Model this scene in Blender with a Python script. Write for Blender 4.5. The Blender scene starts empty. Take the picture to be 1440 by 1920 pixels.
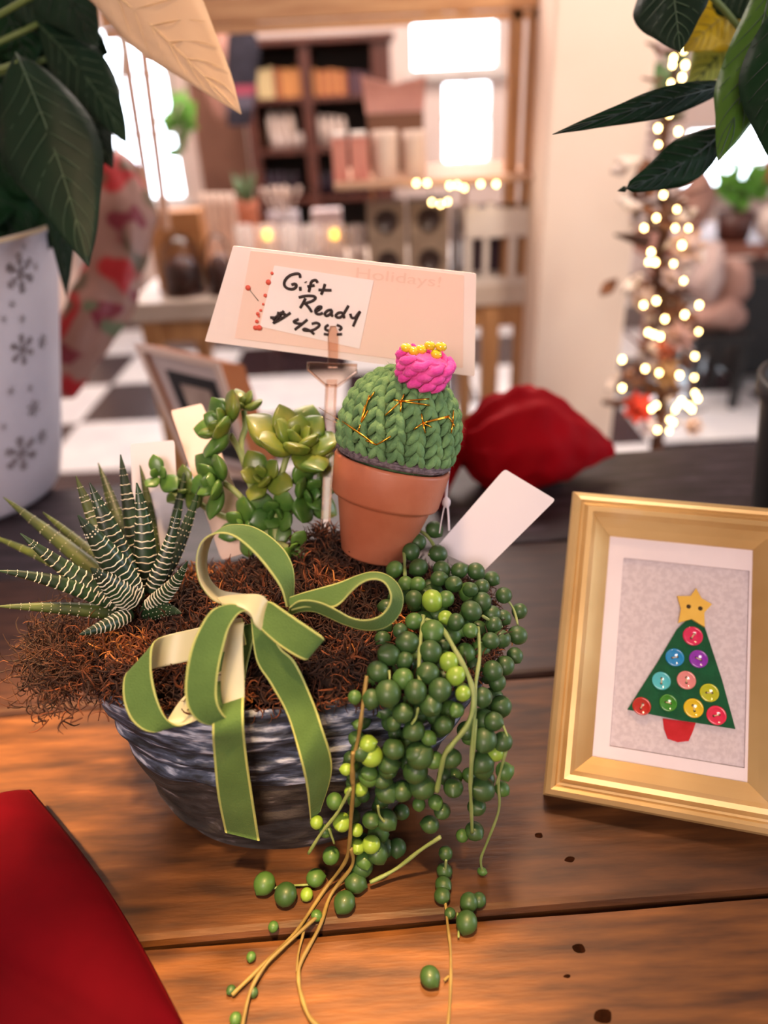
import bpy, math, random
from mathutils import Vector, Matrix, noise
random.seed(7)
SC = bpy.context.scene
COL = SC.collection
# ------------------------------------------------------------------ camera
PITCH, ROLL, FPX = math.radians(30), math.radians(2.85), 1380.0
CAM = Vector((0, 0, .45))                      # table top is z = 0, room floor is z = -0.8
fw = Vector((0, math.cos(PITCH), -math.sin(PITCH)))
r0 = Vector((1, 0, 0)); u0 = Vector((0, math.sin(PITCH), math.cos(PITCH)))
RT = math.cos(ROLL)*r0 - math.sin(ROLL)*u0
UP = math.sin(ROLL)*r0 + math.cos(ROLL)*u0
cd = bpy.data.cameras.new('camera'); cam = bpy.data.objects.new('camera', cd); COL.objects.link(cam)
cam.matrix_world = Matrix(((RT.x, UP.x, -fw.x, CAM.x), (RT.y, UP.y, -fw.y, CAM.y), (RT.z, UP.z, -fw.z, CAM.z), (0, 0, 0, 1)))
cd.sensor_fit = 'VERTICAL'; cd.sensor_height = 36; cd.lens = 36*FPX/1920; cd.clip_start = .02; cd.clip_end = 60
cd.dof.use_dof = True; cd.dof.focus_distance = .475; cd.dof.aperture_fstop = .025875/.0092
SC.camera = cam
# ------------------------------------------------------------------ world, lights, exposure
SC.view_settings.view_transform = 'Standard'; SC.view_settings.look = 'None'
SC.view_settings.gamma = 1; SC.view_settings.use_curve_mapping = False
SC.view_settings.exposure = 0.15
w = bpy.data.worlds.new('daylight'); SC.world = w; w.use_nodes = True
w.node_tree.nodes['Background'].inputs[0].default_value = (.78, .88, 1, 1)
w.node_tree.nodes['Background'].inputs[1].default_value = 10.0
def light(name, kind, loc, energy, color, size=.5, target=(0, .4, 0), spread=None, size_y=None, portal=False, cone=None):
    d = bpy.data.lights.new(name, kind); d.energy = energy; d.color = color
    o = bpy.data.objects.new(name, d); COL.objects.link(o); o.location = loc
    o.rotation_euler = (Vector(target)-Vector(loc)).to_track_quat('-Z', 'Y').to_euler()
    if kind == 'AREA':
        d.size = size
        if size_y: d.shape = 'RECTANGLE'; d.size_y = size_y
        if spread: d.spread = spread
        if portal: d.cycles.is_portal = True
    else:
        d.shadow_soft_size = size
        if cone: d.spot_size = cone; d.spot_blend = .75
    return o
light('ceiling_spot_warm', 'SPOT', (.06, .82, 1.6), 130, (1, .62, .34), .10, (-.21, .27, 0), cone=math.radians(32))
light('added_spot_left', 'SPOT', (-.62, .12, 1.5), 620, (1, .60, .24), .05, (-.315, .395, 0), cone=math.radians(11.5))  # narrow unseen spot added to brighten the wood left of the planter
light('added_spot_near', 'SPOT', (-.02, .02, 1.6), 330, (1, .60, .24), .05, (-.06, .19, 0), cone=math.radians(12))  # second unseen spot, added for the bright wood in front of the bowl
light('front_fill', 'AREA', (-.35, -1.1, 1.15), 25, (1, .80, .72), .7, (-.05, .5, .12))  # unseen fill added behind the camera to lift the sign card
light('room_fill', 'AREA', (-.3, 2.9, 1.82), 112, (1, .84, .76), 1.8, (-.3, 2.9, 0))  # unseen overhead area light added to fill the background
light('pillar_fill', 'SPOT', (.9, .6, 1.75), 110, (1, .84, .70), .15, (.5, 1.75, .1), cone=math.radians(52))  # unseen spot added only to brighten the pillar
light('window_portal_side', 'AREA', (4.15, .4, .75), 1, (1, 1, 1), 2.0, (0, .4, .75), size_y=1.1, portal=True)  # portal for the added side window
light('window_portal_left', 'AREA', (-1.3, 4.98, .35), 1, (1, 1, 1), .9, (-1.3, 0, .35), size_y=1.0, portal=True)
light('window_portal_mid', 'AREA', (.53, 4.98, .45), 1, (1, 1, 1), .7, (.53, 0, .4), size_y=.9, portal=True)
light('window_portal_right', 'AREA', (2.4, 4.98, .3), 1, (1, 1, 1), 1.6, (2.4, 0, .3), size_y=1.2, portal=True)

# ------------------------------------------------------------------ projection helpers (turn a pixel of the photo into a point at a real depth)
def ray(x, y): return fw + (x-720)/FPX*RT - (y-960)/FPX*UP
def P(x, y, t): return CAM + ray(x, y)*t
def OZ(x, y, z=0.):
    d = ray(x, y); return CAM + d*((z-CAM.z)/d.z)
def OY(x, y, Y):
    d = ray(x, y); return CAM + d*(Y/d.y)
def M(px, t): return px*t/FPX                  # size in pixels at depth t -> metres
def depth(p): return (Vector(p)-CAM).dot(fw)

# ------------------------------------------------------------------ materials
def rgb(c):
    if isinstance(c, str):
        v = [int(c[i:i+2], 16)/255 for i in (0, 2, 4)]
        return tuple(x/12.92 if x <= .04045 else ((x+.055)/1.055)**2.4 for x in v) + (1,)
    return tuple(c)+(1,)
MATS = {}
def mat(name, c, c2=None, rough=.5, scale=20, stretch=(1, 1, 1), bump=0., bscale=None, metal=0., sheen=0., sheen_c=None, trans=0., emit=0., coat=0.,
        sss=0., lo=.35, hi=.65, c3=None, detail=4, bdist=.001, spec=None, ior=None, trl=0.):
    if name in MATS: return MATS[name]
    m = bpy.data.materials.new(name); m.use_nodes = True; nt = m.node_tree; b = nt.nodes['Principled BSDF']
    b.inputs['Base Color'].default_value = rgb(c); b.inputs['Roughness'].default_value = rough; b.inputs['Metallic'].default_value = metal
    tc = nt.nodes.new('ShaderNodeTexCoord'); mp = nt.nodes.new('ShaderNodeMapping'); mp.inputs['Scale'].default_value = stretch
    nt.links.new(tc.outputs['Object'], mp.inputs[0])
    if c2 is not None:
        n = nt.nodes.new('ShaderNodeTexNoise'); n.inputs['Scale'].default_value = scale; n.inputs['Detail'].default_value = detail
        nt.links.new(mp.outputs[0], n.inputs[0]); r = nt.nodes.new('ShaderNodeValToRGB')
        r.color_ramp.elements[0].color = rgb(c); r.color_ramp.elements[0].position = lo
        r.color_ramp.elements[1].color = rgb(c2); r.color_ramp.elements[1].position = hi
        if c3 is not None:
            e = r.color_ramp.elements.new(min(.98, hi+.12)); e.color = rgb(c3)
        nt.links.new(n.outputs[0], r.inputs[0]); nt.links.new(r.outputs[0], b.inputs['Base Color'])
        if emit: nt.links.new(r.outputs[0], b.inputs['Emission Color'])
    if bump:
        n2 = nt.nodes.new('ShaderNodeTexNoise'); n2.inputs['Scale'].default_value = bscale or scale*3; n2.inputs['Detail'].default_value = 5
        nt.links.new(mp.outputs[0], n2.inputs[0]); bp = nt.nodes.new('ShaderNodeBump'); bp.inputs['Strength'].default_value = bump; bp.inputs['Distance'].default_value = bdist
        nt.links.new(n2.outputs[0], bp.inputs['Height']); nt.links.new(bp.outputs[0], b.inputs['Normal'])
    if sheen:
        b.inputs['Sheen Weight'].default_value = sheen; b.inputs['Sheen Roughness'].default_value = .35
        b.inputs['Sheen Tint'].default_value = rgb(sheen_c or c)
    if trans: b.inputs['Transmission Weight'].default_value = trans
    if emit:
        b.inputs['Emission Strength'].default_value = emit
        if c2 is None: b.inputs['Emission Color'].default_value = rgb(c)
    if coat: b.inputs['Coat Weight'].default_value = coat; b.inputs['Coat Roughness'].default_value = .12
    if sss:
        b.inputs['Subsurface Weight'].default_value = sss; b.inputs['Subsurface Radius'].default_value = (.3, .6, .15); b.inputs['Subsurface Scale'].default_value = .006
    if spec is not None: b.inputs['Specular IOR Level'].default_value = spec
    if ior: b.inputs['IOR'].default_value = ior
    if trl:                                     # thin leaf or cloth that lets light through
        tb = nt.nodes.new('ShaderNodeBsdfTranslucent'); tb.inputs[0].default_value = rgb(c2 or c)
        mx = nt.nodes.new('ShaderNodeMixShader'); mx.inputs[0].default_value = trl
        out = nt.nodes['Material Output']; nt.links.new(b.outputs[0], mx.inputs[1]); nt.links.new(tb.outputs[0], mx.inputs[2]); nt.links.new(mx.outputs[0], out.inputs[0])
    MATS[name] = m; return m

# ------------------------------------------------------------------ mesh builder
class MB:
    def __init__(s): s.v = []; s.f = []; s.m = []
    def add(s, vs, fs, mi=0):
        o = len(s.v); s.v += [Vector(v) for v in vs]
        for f in fs: s.f.append(tuple(i+o for i in f)); s.m.append(mi)
    def box(s, lo, hi, mi=0, fr=None):
        x0, y0, z0 = lo; x1, y1, z1 = hi
        vs = [Vector(p) for p in ((x0, y0, z0), (x1, y0, z0), (x1, y1, z0), (x0, y1, z0), (x0, y0, z1), (x1, y0, z1), (x1, y1, z1), (x0, y1, z1))]
        if fr: vs = [fr @ v for v in vs]
        s.add(vs, [(0, 3, 2, 1), (4, 5, 6, 7), (0, 1, 5, 4), (1, 2, 6, 5), (2, 3, 7, 6), (3, 0, 4, 7)], mi); return s
    def tube(s, pts, r, n=6, mi=0, cap=True, flat=None):
        pts = [Vector(p) for p in pts]; k = len(pts)
        if k < 2: return s
        rs = r if isinstance(r, (list, tuple)) else [r]*k
        prev = None; vs = []
        for i, p in enumerate(pts):
            t = (pts[min(i+1, k-1)]-pts[max(i-1, 0)])
            if t.length < 1e-9: t = Vector((0, 0, 1))
            t.normalize()
            a = prev if prev is not None else (Vector((0, 0, 1)) if abs(t.z) < .9 else Vector((1, 0, 0)))
            a = a - t*a.dot(t)
            if a.length < 1e-6: a = t.orthogonal()
            a.normalize(); b = t.cross(a); prev = a
            for j in range(n):
                an = 2*math.pi*j/n; vs.append(p + (a*math.cos(an)+b*math.sin(an)*(flat or 1))*rs[i])
        fs = [(i*n+j, i*n+(j+1) % n, (i+1)*n+(j+1) % n, (i+1)*n+j) for i in range(k-1) for j in range(n)]
        if cap: fs += [tuple(range(n-1, -1, -1)), tuple((k-1)*n+j for j in range(n))]
        s.add(vs, fs, mi); return s
    def lathe(s, prof, n=32, fr=None, mi=0, sx=1, sy=1, cap=(False, False)):
        vs = []
        for r, z in prof:
            for j in range(n):
                a = 2*math.pi*j/n; v = Vector((r*math.cos(a)*sx, r*math.sin(a)*sy, z)); vs.append(fr @ v if fr else v)
        k = len(prof); fs = [(i*n+j, i*n+(j+1) % n, (i+1)*n+(j+1) % n, (i+1)*n+j) for i in range(k-1) for j in range(n)]
        if cap[0]: fs.append(tuple(range(n-1, -1, -1)))
        if cap[1]: fs.append(tuple((k-1)*n+j for j in range(n)))
        s.add(vs, fs, mi); return s
    def ball(s, c, r, n=10, m=7, fr=None, mi=0):
        r = r if isinstance(r, (tuple, list)) else (r, r, r); vs = []
        c = Vector(c)
        for i in range(m+1):
            th = math.pi*i/m
            for j in range(n):
                a = 2*math.pi*j/n; v = Vector((r[0]*math.sin(th)*math.cos(a), r[1]*math.sin(th)*math.sin(a), r[2]*math.cos(th)))
                vs.append(c + (fr @ v if fr else v))
        s.add(vs, [(i*n+j, (i+1)*n+j, (i+1)*n+(j+1) % n, i*n+(j+1) % n) for i in range(m) for j in range(n)], mi); return s
    def grid(s, rows, mi=0, closed=False):
        n = len(rows[0]); vs = [p for r in rows for p in r]; k = len(rows)
        s.add(vs, [(i*n+j, i*n+(j+1) % n, (i+1)*n+(j+1) % n, (i+1)*n+j) for i in range(k-1) for j in range(n if closed else n-1)], mi); return s
    def prism(s, poly, thick, mi=0):            # poly: 3-D outline, thick: vector
        n = len(poly); t = Vector(thick); vs = [Vector(p) for p in poly] + [Vector(p)+t for p in poly]
        s.add(vs, [tuple(range(n-1, -1, -1)), tuple(range(n, 2*n))] + [(i, (i+1) % n, n+(i+1) % n, n+i) for i in range(n)], mi); return s
    def build(s, name, mats, parent=None, smooth=True):
        off = Vector((0, 0, 0)); q = parent
        while q is not None: off += q.location; q = q.parent
        me = bpy.data.meshes.new(name); me.from_pydata([tuple(v-off) for v in s.v], [], s.f)
        for m in (mats if isinstance(mats, (list, tuple)) else [mats]): me.materials.append(m)
        for i, p in enumerate(me.polygons): p.material_index = s.m[i]; p.use_smooth = smooth
        me.update(); o = bpy.data.objects.new(name, me); COL.objects.link(o); o.parent = parent
        return o
def mod(o, kind, **kw):
    m = o.modifiers.new(kind.lower(), kind)
    for k, v in kw.items(): setattr(m, k, v)
    return o
def bevel(o, w=.002, seg=2): return mod(o, 'BEVEL', width=w, segments=seg, limit_method='ANGLE')
def tag(o, label, cat, group=None, kind=None):
    o['label'] = label
    if cat: o['category'] = cat
    if group: o['group'] = group
    if kind: o['kind'] = kind
    return o
def thing(name, loc, label, cat, group=None):
    o = bpy.data.objects.new(name, None); COL.objects.link(o); o.location = loc; o.empty_display_size = .05
    return tag(o, label, cat, group)
def struct(o): o['kind'] = 'structure'; return o
def copy_tree(o, parent=None):
    c = o.copy(); COL.objects.link(c); c.parent = parent
    for ch in list(o.children): copy_tree(ch, c)
    return c
def lerp(a, b, t): return a+(b-a)*t
def smooth_path(pts, sub=6):
    """Catmull-Rom through a list of Vectors (or tuples of Vectors)."""
    out = []; n = len(pts)
    for i in range(n-1):
        p0, p1, p2, p3 = pts[max(i-1, 0)], pts[i], pts[i+1], pts[min(i+2, n-1)]
        for k in range(sub):
            t = k/sub
            out.append(.5*((2*p1)+(p2-p0)*t+(2*p0-5*p1+4*p2-p3)*t*t+(3*p1-p0-3*p2+p3)*t**3))
    out.append(pts[-1].copy()); return out
def frame_z(o, z, x=(1, 0, 0)):
    z = Vector(z).normalized(); x = Vector(x); x = (x-z*x.dot(z)).normalized(); y = z.cross(x)
    return Matrix(((x.x, y.x, z.x, o[0]), (x.y, y.y, z.y, o[1]), (x.z, y.z, z.z, o[2]), (0, 0, 0, 1)))

# palette
m_wood_front = None
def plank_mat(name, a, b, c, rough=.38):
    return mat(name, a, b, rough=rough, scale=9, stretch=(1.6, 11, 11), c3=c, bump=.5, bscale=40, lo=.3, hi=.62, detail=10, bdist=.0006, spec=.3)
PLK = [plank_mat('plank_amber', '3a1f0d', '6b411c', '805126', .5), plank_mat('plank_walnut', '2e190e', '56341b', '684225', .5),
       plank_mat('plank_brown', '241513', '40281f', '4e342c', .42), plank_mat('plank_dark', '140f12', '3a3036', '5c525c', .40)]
m_white = mat('white_paint', 'dcd2cb', 'cfc3bb', scale=8, rough=.6)
m_tile_w = mat('tile_white', 'd9d6d6', 'c8c6ca', rough=.18, scale=6)
m_tile_b = mat('tile_dark', '241a1e', '33262a', rough=.2, scale=6)
m_grout = mat('grout', '6b6462', '57504e', rough=.9)
m_wall = mat('wall_plaster', 'efcfae', 'e9c6a2', rough=.85, scale=3, bump=.1, bscale=60)
m_pillar = mat('pillar_plaster', 'f3dfd0', 'efd6c4', rough=.8, scale=2.5, bump=.12, bscale=50)
m_wallb = mat('wall_back_plaster', 'ecd6cc', 'e4ccc0', rough=.85, scale=3)
m_ceil = mat('ceiling_paint', 'e6d6c8', 'dccabc', rough=.9, scale=3)
m_darkwood = mat('bookcase_wood', '3c1c14', '57291c', rough=.45, scale=8, stretch=(8, 8, 1.2), bump=.2)
m_pine = mat('pine_wood', 'a5744a', 'c08f60', rough=.5, scale=6, stretch=(8, 8, 1), bump=.2)
m_pine_h = mat('pine_beam', 'c08a5c', 'd9a878', rough=.5, scale=6, stretch=(1, 8, 8), bump=.2)
m_black = mat('black_paint', '0c0c0e', '161617', rough=.5)
def thin_glass(name, tint, refl=.12):
    m = bpy.data.materials.new(name); m.use_nodes = True; nt = m.node_tree; nt.nodes.remove(nt.nodes['Principled BSDF'])
    t = nt.nodes.new('ShaderNodeBsdfTransparent'); t.inputs[0].default_value = rgb(tint); g = nt.nodes.new('ShaderNodeBsdfGlossy'); g.inputs['Roughness'].default_value = .12
    f = nt.nodes.new('ShaderNodeFresnel'); f.inputs[0].default_value = 1.22; a = nt.nodes.new('ShaderNodeMath'); a.operation = 'ADD'; a.inputs[1].default_value = refl
    nt.links.new(f.outputs[0], a.inputs[0]); x = nt.nodes.new('ShaderNodeMixShader'); nt.links.new(a.outputs[0], x.inputs[0]); nt.links.new(t.outputs[0], x.inputs[1]); nt.links.new(g.outputs[0], x.inputs[2])
    nt.links.new(x.outputs[0], nt.nodes['Material Output'].inputs[0]); MATS[name] = m; return m
m_glass = thin_glass('clear_glass', 'fbf8f8', .03)
m_cream = mat('cream_card', 'e8dccd', 'd8c8b6', rough=.7, scale=12)

# ================================================================== ROOM SHELL
FZ = -.8; YB = 5.0; XL, XR, YF, CZ = -3.2, 4.2, -2.2, 1.95
fl = struct(MB().box((XL, YF, FZ-.06), (XR, YB, FZ-.004)).build('floor', m_grout, smooth=False)); fl['label'] = 'floor of black and white square tiles'
ts = .5; tm = {}
for k, m_ in ((0, m_tile_w), (1, m_tile_b)):
    o = MB().box((-.2985, -.2485, 0), (.2985, .2485, .0045)).build('tile', m_, fl, smooth=False); bevel(o, .0015, 1); tm[k] = o; o.location = (0, 0, FZ-.004)
first = {0: True, 1: True}
for i in range(-4, 7):
    for j in range(3, 10):
        k = (i+j+1) % 2; src = tm[k]
        if first[k]: o = src; first[k] = False
        else: o = src.copy(); COL.objects.link(o); o.parent = fl
        o.location = (i*.6+.15, j*ts+.35, FZ-.004)
ce = struct(MB().box((XL, YF, CZ), (XR, YB, CZ+.05)).build('ceiling', m_ceil, smooth=False))
struct(MB().box((XL-.1, YF, FZ), (XL, YB, CZ)).build('wall_left', m_wallb, smooth=False))
wr_ = MB(); wr_.box((XR, YF, FZ), (XR+.1, -.7, CZ)).box((XR, 1.5, FZ), (XR+.1, YB, CZ)).box((XR, -.7, FZ), (XR+.1, 1.5, .15)).box((XR, -.7, 1.4), (XR+.1, 1.5, CZ)); struct(wr_.build('wall_right', m_wallb, smooth=False))
wf = MB().box((XR, -.7, .15), (XR+.08, 1.5, .19)).box((XR, -.7, 1.36), (XR+.08, 1.5, 1.4)).box((XR, -.7, .19), (XR+.08, -.66, 1.36)).box((XR, 1.46, .19), (XR+.08, 1.5, 1.36)).box((XR+.02, .38, .19), (XR+.06, .42, 1.36)); struct(wf.build('window_5', m_white, smooth=False))  # unseen window added in the right wall to let cool daylight in
struct(MB().box((XL, YF-.1, FZ), (XR, YF, CZ)).build('wall_front', m_wall, smooth=False))
# back wall with three window openings
wins = [(-1.62, -1.12, -.12, .82), (.27, .81, .50, .80), (1.95, 3.4, -.22, .16)]
wb = MB(); xs = XL
for (a, b, z0, z1) in wins:
    wb.box((xs, YB, FZ), (a, YB+.12, CZ)); wb.box((a, YB, z1), (b, YB+.12, CZ)); xs = b
    if z0 > .4: wb.box((a, YB, .455), (b, YB+.12, z0)).box((a, YB, .02), (.47, YB+.12, .455)).box((.76, YB, .02), (b, YB+.12, .455)).box((a, YB, FZ), (b, YB+.12, .02))
    else: wb.box((a, YB, FZ), (b, YB+.12, z0))
wb.box((xs, YB, FZ), (XR, YB+.12, CZ)); struct(wb.build('wall_back', m_wallb, smooth=False))
wins.append((.47, .76, .02, .455))
for n, (a, b, z0, z1) in enumerate(wins):
    wf = MB(); T = .03 if n != 3 else .012
    wf.box((a, YB, z0), (b, YB+.1, z0+T)).box((a, YB, z1-T), (b, YB+.1, z1)).box((a, YB, z0+T), (a+T, YB+.1, z1-T)).box((b-T, YB, z0+T), (b, YB+.1, z1-T))
    o = struct(wf.build('window_%d' % (n+1), m_white, smooth=False))
    g = MB(); nx = (2, 1, 5, 2)[n]
    for i in range(1, nx): x = a+(b-a)*i/nx; g.box((x-.009, YB+.03, z0+T), (x+.009, YB+.06, z1-T))
    for i in range(1, (3, 1, 3, 2)[n]): z = z0+(z1-z0)*(i/(3, 1, 3, 2)[n]+.07); g.box((a+T, YB+.032, z-.009), (b-T, YB+.058, z+.009))
    g.build('muntin', m_white, o, smooth=False)
    MB().box((a-.03, YB-.08, z0-.03), (b+.03, YB+.01, z0)).build('window_sill', m_white, o, smooth=False)
# plaster pillar
xa = .388; xb = .602
pl = struct(MB().box((xa, 1.75, FZ), (xb, 1.97, CZ)).build('wall_pillar', m_pillar, smooth=False)); bevel(pl, .006, 2)
pl['label'] = 'cream plaster pillar between the shop display and the fairy lights'

# ================================================================== TABLE
TA = math.atan2(.0145, .402)
tb = thing('display_table', (0, 0, 0), 'dark stained wooden plank table the planter and frames stand on', 'table')
tb.rotation_euler = (0, 0, 0)
ca, sa = math.cos(TA), math.sin(TA)
fr_t = Matrix(((ca, -sa, 0, 0), (sa, ca, 0, 0), (0, 0, 1, 0), (0, 0, 0, 1)))
edges = [.055, .268, .478, .69, .905]
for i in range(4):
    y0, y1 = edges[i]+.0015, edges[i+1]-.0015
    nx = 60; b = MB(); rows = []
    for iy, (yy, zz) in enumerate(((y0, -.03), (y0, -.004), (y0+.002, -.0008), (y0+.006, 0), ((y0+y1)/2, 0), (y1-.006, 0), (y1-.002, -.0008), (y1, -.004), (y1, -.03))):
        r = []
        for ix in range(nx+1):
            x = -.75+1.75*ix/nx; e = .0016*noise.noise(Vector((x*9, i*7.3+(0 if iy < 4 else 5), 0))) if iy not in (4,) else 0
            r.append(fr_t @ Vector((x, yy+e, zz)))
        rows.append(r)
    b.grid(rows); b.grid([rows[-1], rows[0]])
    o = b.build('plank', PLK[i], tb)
    for p in o.data.polygons: p.use_smooth = False
ap = MB(); ap.box((-.7, .1, -.11), (.95, .125, -.031), fr=fr_t).box((-.7, .83, -.11), (.95, .855, -.031), fr=fr_t)
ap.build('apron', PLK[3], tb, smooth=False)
for (x, y) in ((-.7, .1), (.9, .1), (-.7, .8), (.9, .8)):
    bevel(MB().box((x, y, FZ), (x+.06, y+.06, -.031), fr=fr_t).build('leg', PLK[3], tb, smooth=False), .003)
m_knot = mat('knot', '1c0e07', '2c160b', rough=.9, scale=200, spec=.0)
for (x, y, r) in ((1068, 1611, 10), (1130, 1905, 20), (1063, 1830, 6), (1010, 1566, 9), (1085, 1778, 14), (1330, 1350, 10), (8, 1908, 5)):
    c = OZ(x, y, .0002); R = M(r, depth(c)); b = MB(); n = 14
    vs = [c+Vector((0, 0, .0001))]+[c+Vector((math.cos(2*math.pi*k/n)*R*(1+.2*math.sin(2*k*.45+x)), math.sin(2*math.pi*k/n)*R*.62*(1+.2*math.cos(k*.45)), -.0002)) for k in range(n)]
    b.add(vs, [(0, 1+k, 1+(k+1) % n) for k in range(n)]); b.build('knot', m_knot, tb)

# ================================================================== PLANTER
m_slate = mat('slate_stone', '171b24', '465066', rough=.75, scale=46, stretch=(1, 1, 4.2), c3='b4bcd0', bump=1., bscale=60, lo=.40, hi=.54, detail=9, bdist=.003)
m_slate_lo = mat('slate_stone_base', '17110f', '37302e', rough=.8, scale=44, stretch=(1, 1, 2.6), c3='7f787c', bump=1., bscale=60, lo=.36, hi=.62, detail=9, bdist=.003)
PC = Vector((-.064, .395)); RZ = .133
def se(a, b, n, an):                           # superellipse
    c, s_ = math.cos(an), math.sin(an)
    return Vector((a*math.copysign(abs(c)**(2/n), c), b*math.copysign(abs(s_)**(2/n), s_), 0))
plt = thing('planter', (PC.x, PC.y, 0), 'dark blue grey layered stone planter bowl under the green bow', 'planter')
def planter_wall():
    nu, nv = 300, 84; rows = []
    for iv in range(nv+1):
        v = iv/nv; s = v**.82
        a = lerp(.078, .140, s); b_ = lerp(.048, .077, s); n = lerp(2.1, 2.6, v)
        cx = lerp(-.08, PC.x, v); cy = lerp(.372, PC.y, v); z = RZ*v; r = []
        for iu in range(nu):
            an = 2*math.pi*iu/nu; p = se(a, b_, n, an)
            q = Vector((p.x*9, p.y*9, z*70))
            wv = Vector((0, 0, noise.noise(Vector((p.x*16, p.y*16, z*22)))*2.2))
            d = noise.noise(q+wv)*.0040 + noise.noise(Vector((p.x*60, p.y*60, z*160)))*.0012 + noise.noise(Vector((p.x*22, p.y*22, z*25+7)))*.002
            d += -.0040*max(0, noise.noise(Vector((p.x*5, p.y*5, z*120))+wv))
            nrm = Vector((p.x/a, p.y/b_, 0)).normalized()
            k = 0 if iv == 0 else 1
            r.append(Vector((cx+p.x, cy+p.y, z+noise.noise(Vector((p.x*30, p.y*30, 1)))*.002*v))+nrm*d*k)
        rows.append(r)
    return rows
rows = planter_wall(); b = MB()
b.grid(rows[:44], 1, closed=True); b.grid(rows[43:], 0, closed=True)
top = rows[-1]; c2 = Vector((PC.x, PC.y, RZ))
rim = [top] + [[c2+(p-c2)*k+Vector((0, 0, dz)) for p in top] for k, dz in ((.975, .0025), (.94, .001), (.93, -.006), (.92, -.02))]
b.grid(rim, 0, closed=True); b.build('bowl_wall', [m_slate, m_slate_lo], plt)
MB().lathe([(0, -.001), (1, 0)], 48, Matrix.Translation((-.08, .372, .0012)) @ Matrix.Diagonal((.077, .047, 1, 1))).build('bowl_base', m_slate_lo, plt)
m_soil = mat('soil', '160b06', '2a160c', rough=.95, scale=80, bump=1, bscale=200)
def moss_z(x, y):
    dx = (x-PC.x)/.135; dy = (y-PC.y)/.076; r = (abs(dx)**2.4+abs(dy)**2.4)
    z = .139 + (.019 if x < -.02 else lerp(.019, .008, min(1, (x+.02)/.05)))*max(0, 1-r) + .005*noise.noise(Vector((x*40, y*40, 0)))
    z += .026*math.exp(-((x+.050)/.034)**2-((y-.462)/.026)**2)
    if r > 1: z -= .02*(r-1)
    return z
b = MB(); rows = []
for i in range(25):
    k = i/24; rows.append([Vector((PC.x+p.x*k, PC.y+p.y*k, moss_z(PC.x+p.x*k, PC.y+p.y*k)-.006)) for p in [se(.131, .070, 2.6, 2*math.pi*j/60) for j in range(60)]])
b.grid(rows, closed=True); b.build('soil', m_soil, plt)
# moss: thousands of curly fibres
mm = [mat('moss_dark', '24120a', '3a1d0f', rough=.8, scale=90), mat('moss_brown', '3c2112', '5a3018', rough=.8, scale=90),
      mat('moss_rust', '66361a', '8c4a22', rough=.75, scale=90), mat('moss_gold', 'b0672c', 'c8843c', rough=.7, scale=90)]
def fibre(b, p, L, r, mi, d=None, curl=1.6):
    d = d or Vector((random.uniform(-1, 1), random.uniform(-1, 1), random.uniform(-.2, 1))).normalized()
    pts = [p]; ax = Vector((random.uniform(-1, 1), random.uniform(-1, 1), random.uniform(-1, 1))).normalized()
    for k in range(5):
        d = (d + ax.cross(d)*random.uniform(.2, curl)*.6).normalized(); pts.append(pts[-1]+d*L/5)
    b.tube(pts, [r, r, r, r*.8, r*.6, r*.3], 3, mi, cap=False)
b = MB()
for i in range(9000):
    an = random.uniform(0, 2*math.pi); k = math.sqrt(random.random())*1.02; p = se(.136, .075, 2.6, an)*k
    x, y = PC.x+p.x, PC.y+p.y
    nn = noise.noise(Vector((x*28, y*28, 3)))
    nn += .10 if x < -.02 else -.06
    mi = random.choice((0, 0, 1)) if nn < -.02 else random.choice((1, 0, 0, 2)) if nn < .16 else random.choice((1, 2, 1, 0) if nn < .34 else (2, 3, 2, 1))
    cl = .010*max(0, noise.noise(Vector((x*45, y*45, 9))))
    fibre(b, Vector((x, y, moss_z(x, y)-.004+cl)), random.uniform(.006, .017), random.uniform(.0004, .0009), mi)
for i in range(2400):                           # spilling over the left end and the front rim
    if i % 3:
        c = OZ(random.gauss(118, 42), random.gauss(1228, 42), .138)
        if c.x < -.245: continue
        mi = random.choice((0, 1, 1, 0, 2, 1) if c.x > -.21 else (0, 0, 1, 0, 1))
        fibre(b, c+Vector((0, 0, random.uniform(-.006, .006))), random.uniform(.008, .022), random.uniform(.0003, .0006), mi, Vector((random.uniform(-1, .4), random.uniform(-1, .4), random.uniform(-.5, .5))))
    else:
        an = random.uniform(math.pi*.95, 2*math.pi*1.02); p = se(.137, .075, 2.6, an)
        fibre(b, Vector((PC.x+p.x, PC.y+p.y, .136+random.uniform(-.002, .004))), random.uniform(.005, .012), .0005, random.choice((0, 1, 1, 2)), Vector((random.uniform(-1, 1), -.6, random.uniform(-.4, .5))))
o = b.build('moss', mm); tag(o, 'curly rust brown dried moss filling the stone planter', 'moss', kind='stuff')

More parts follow.
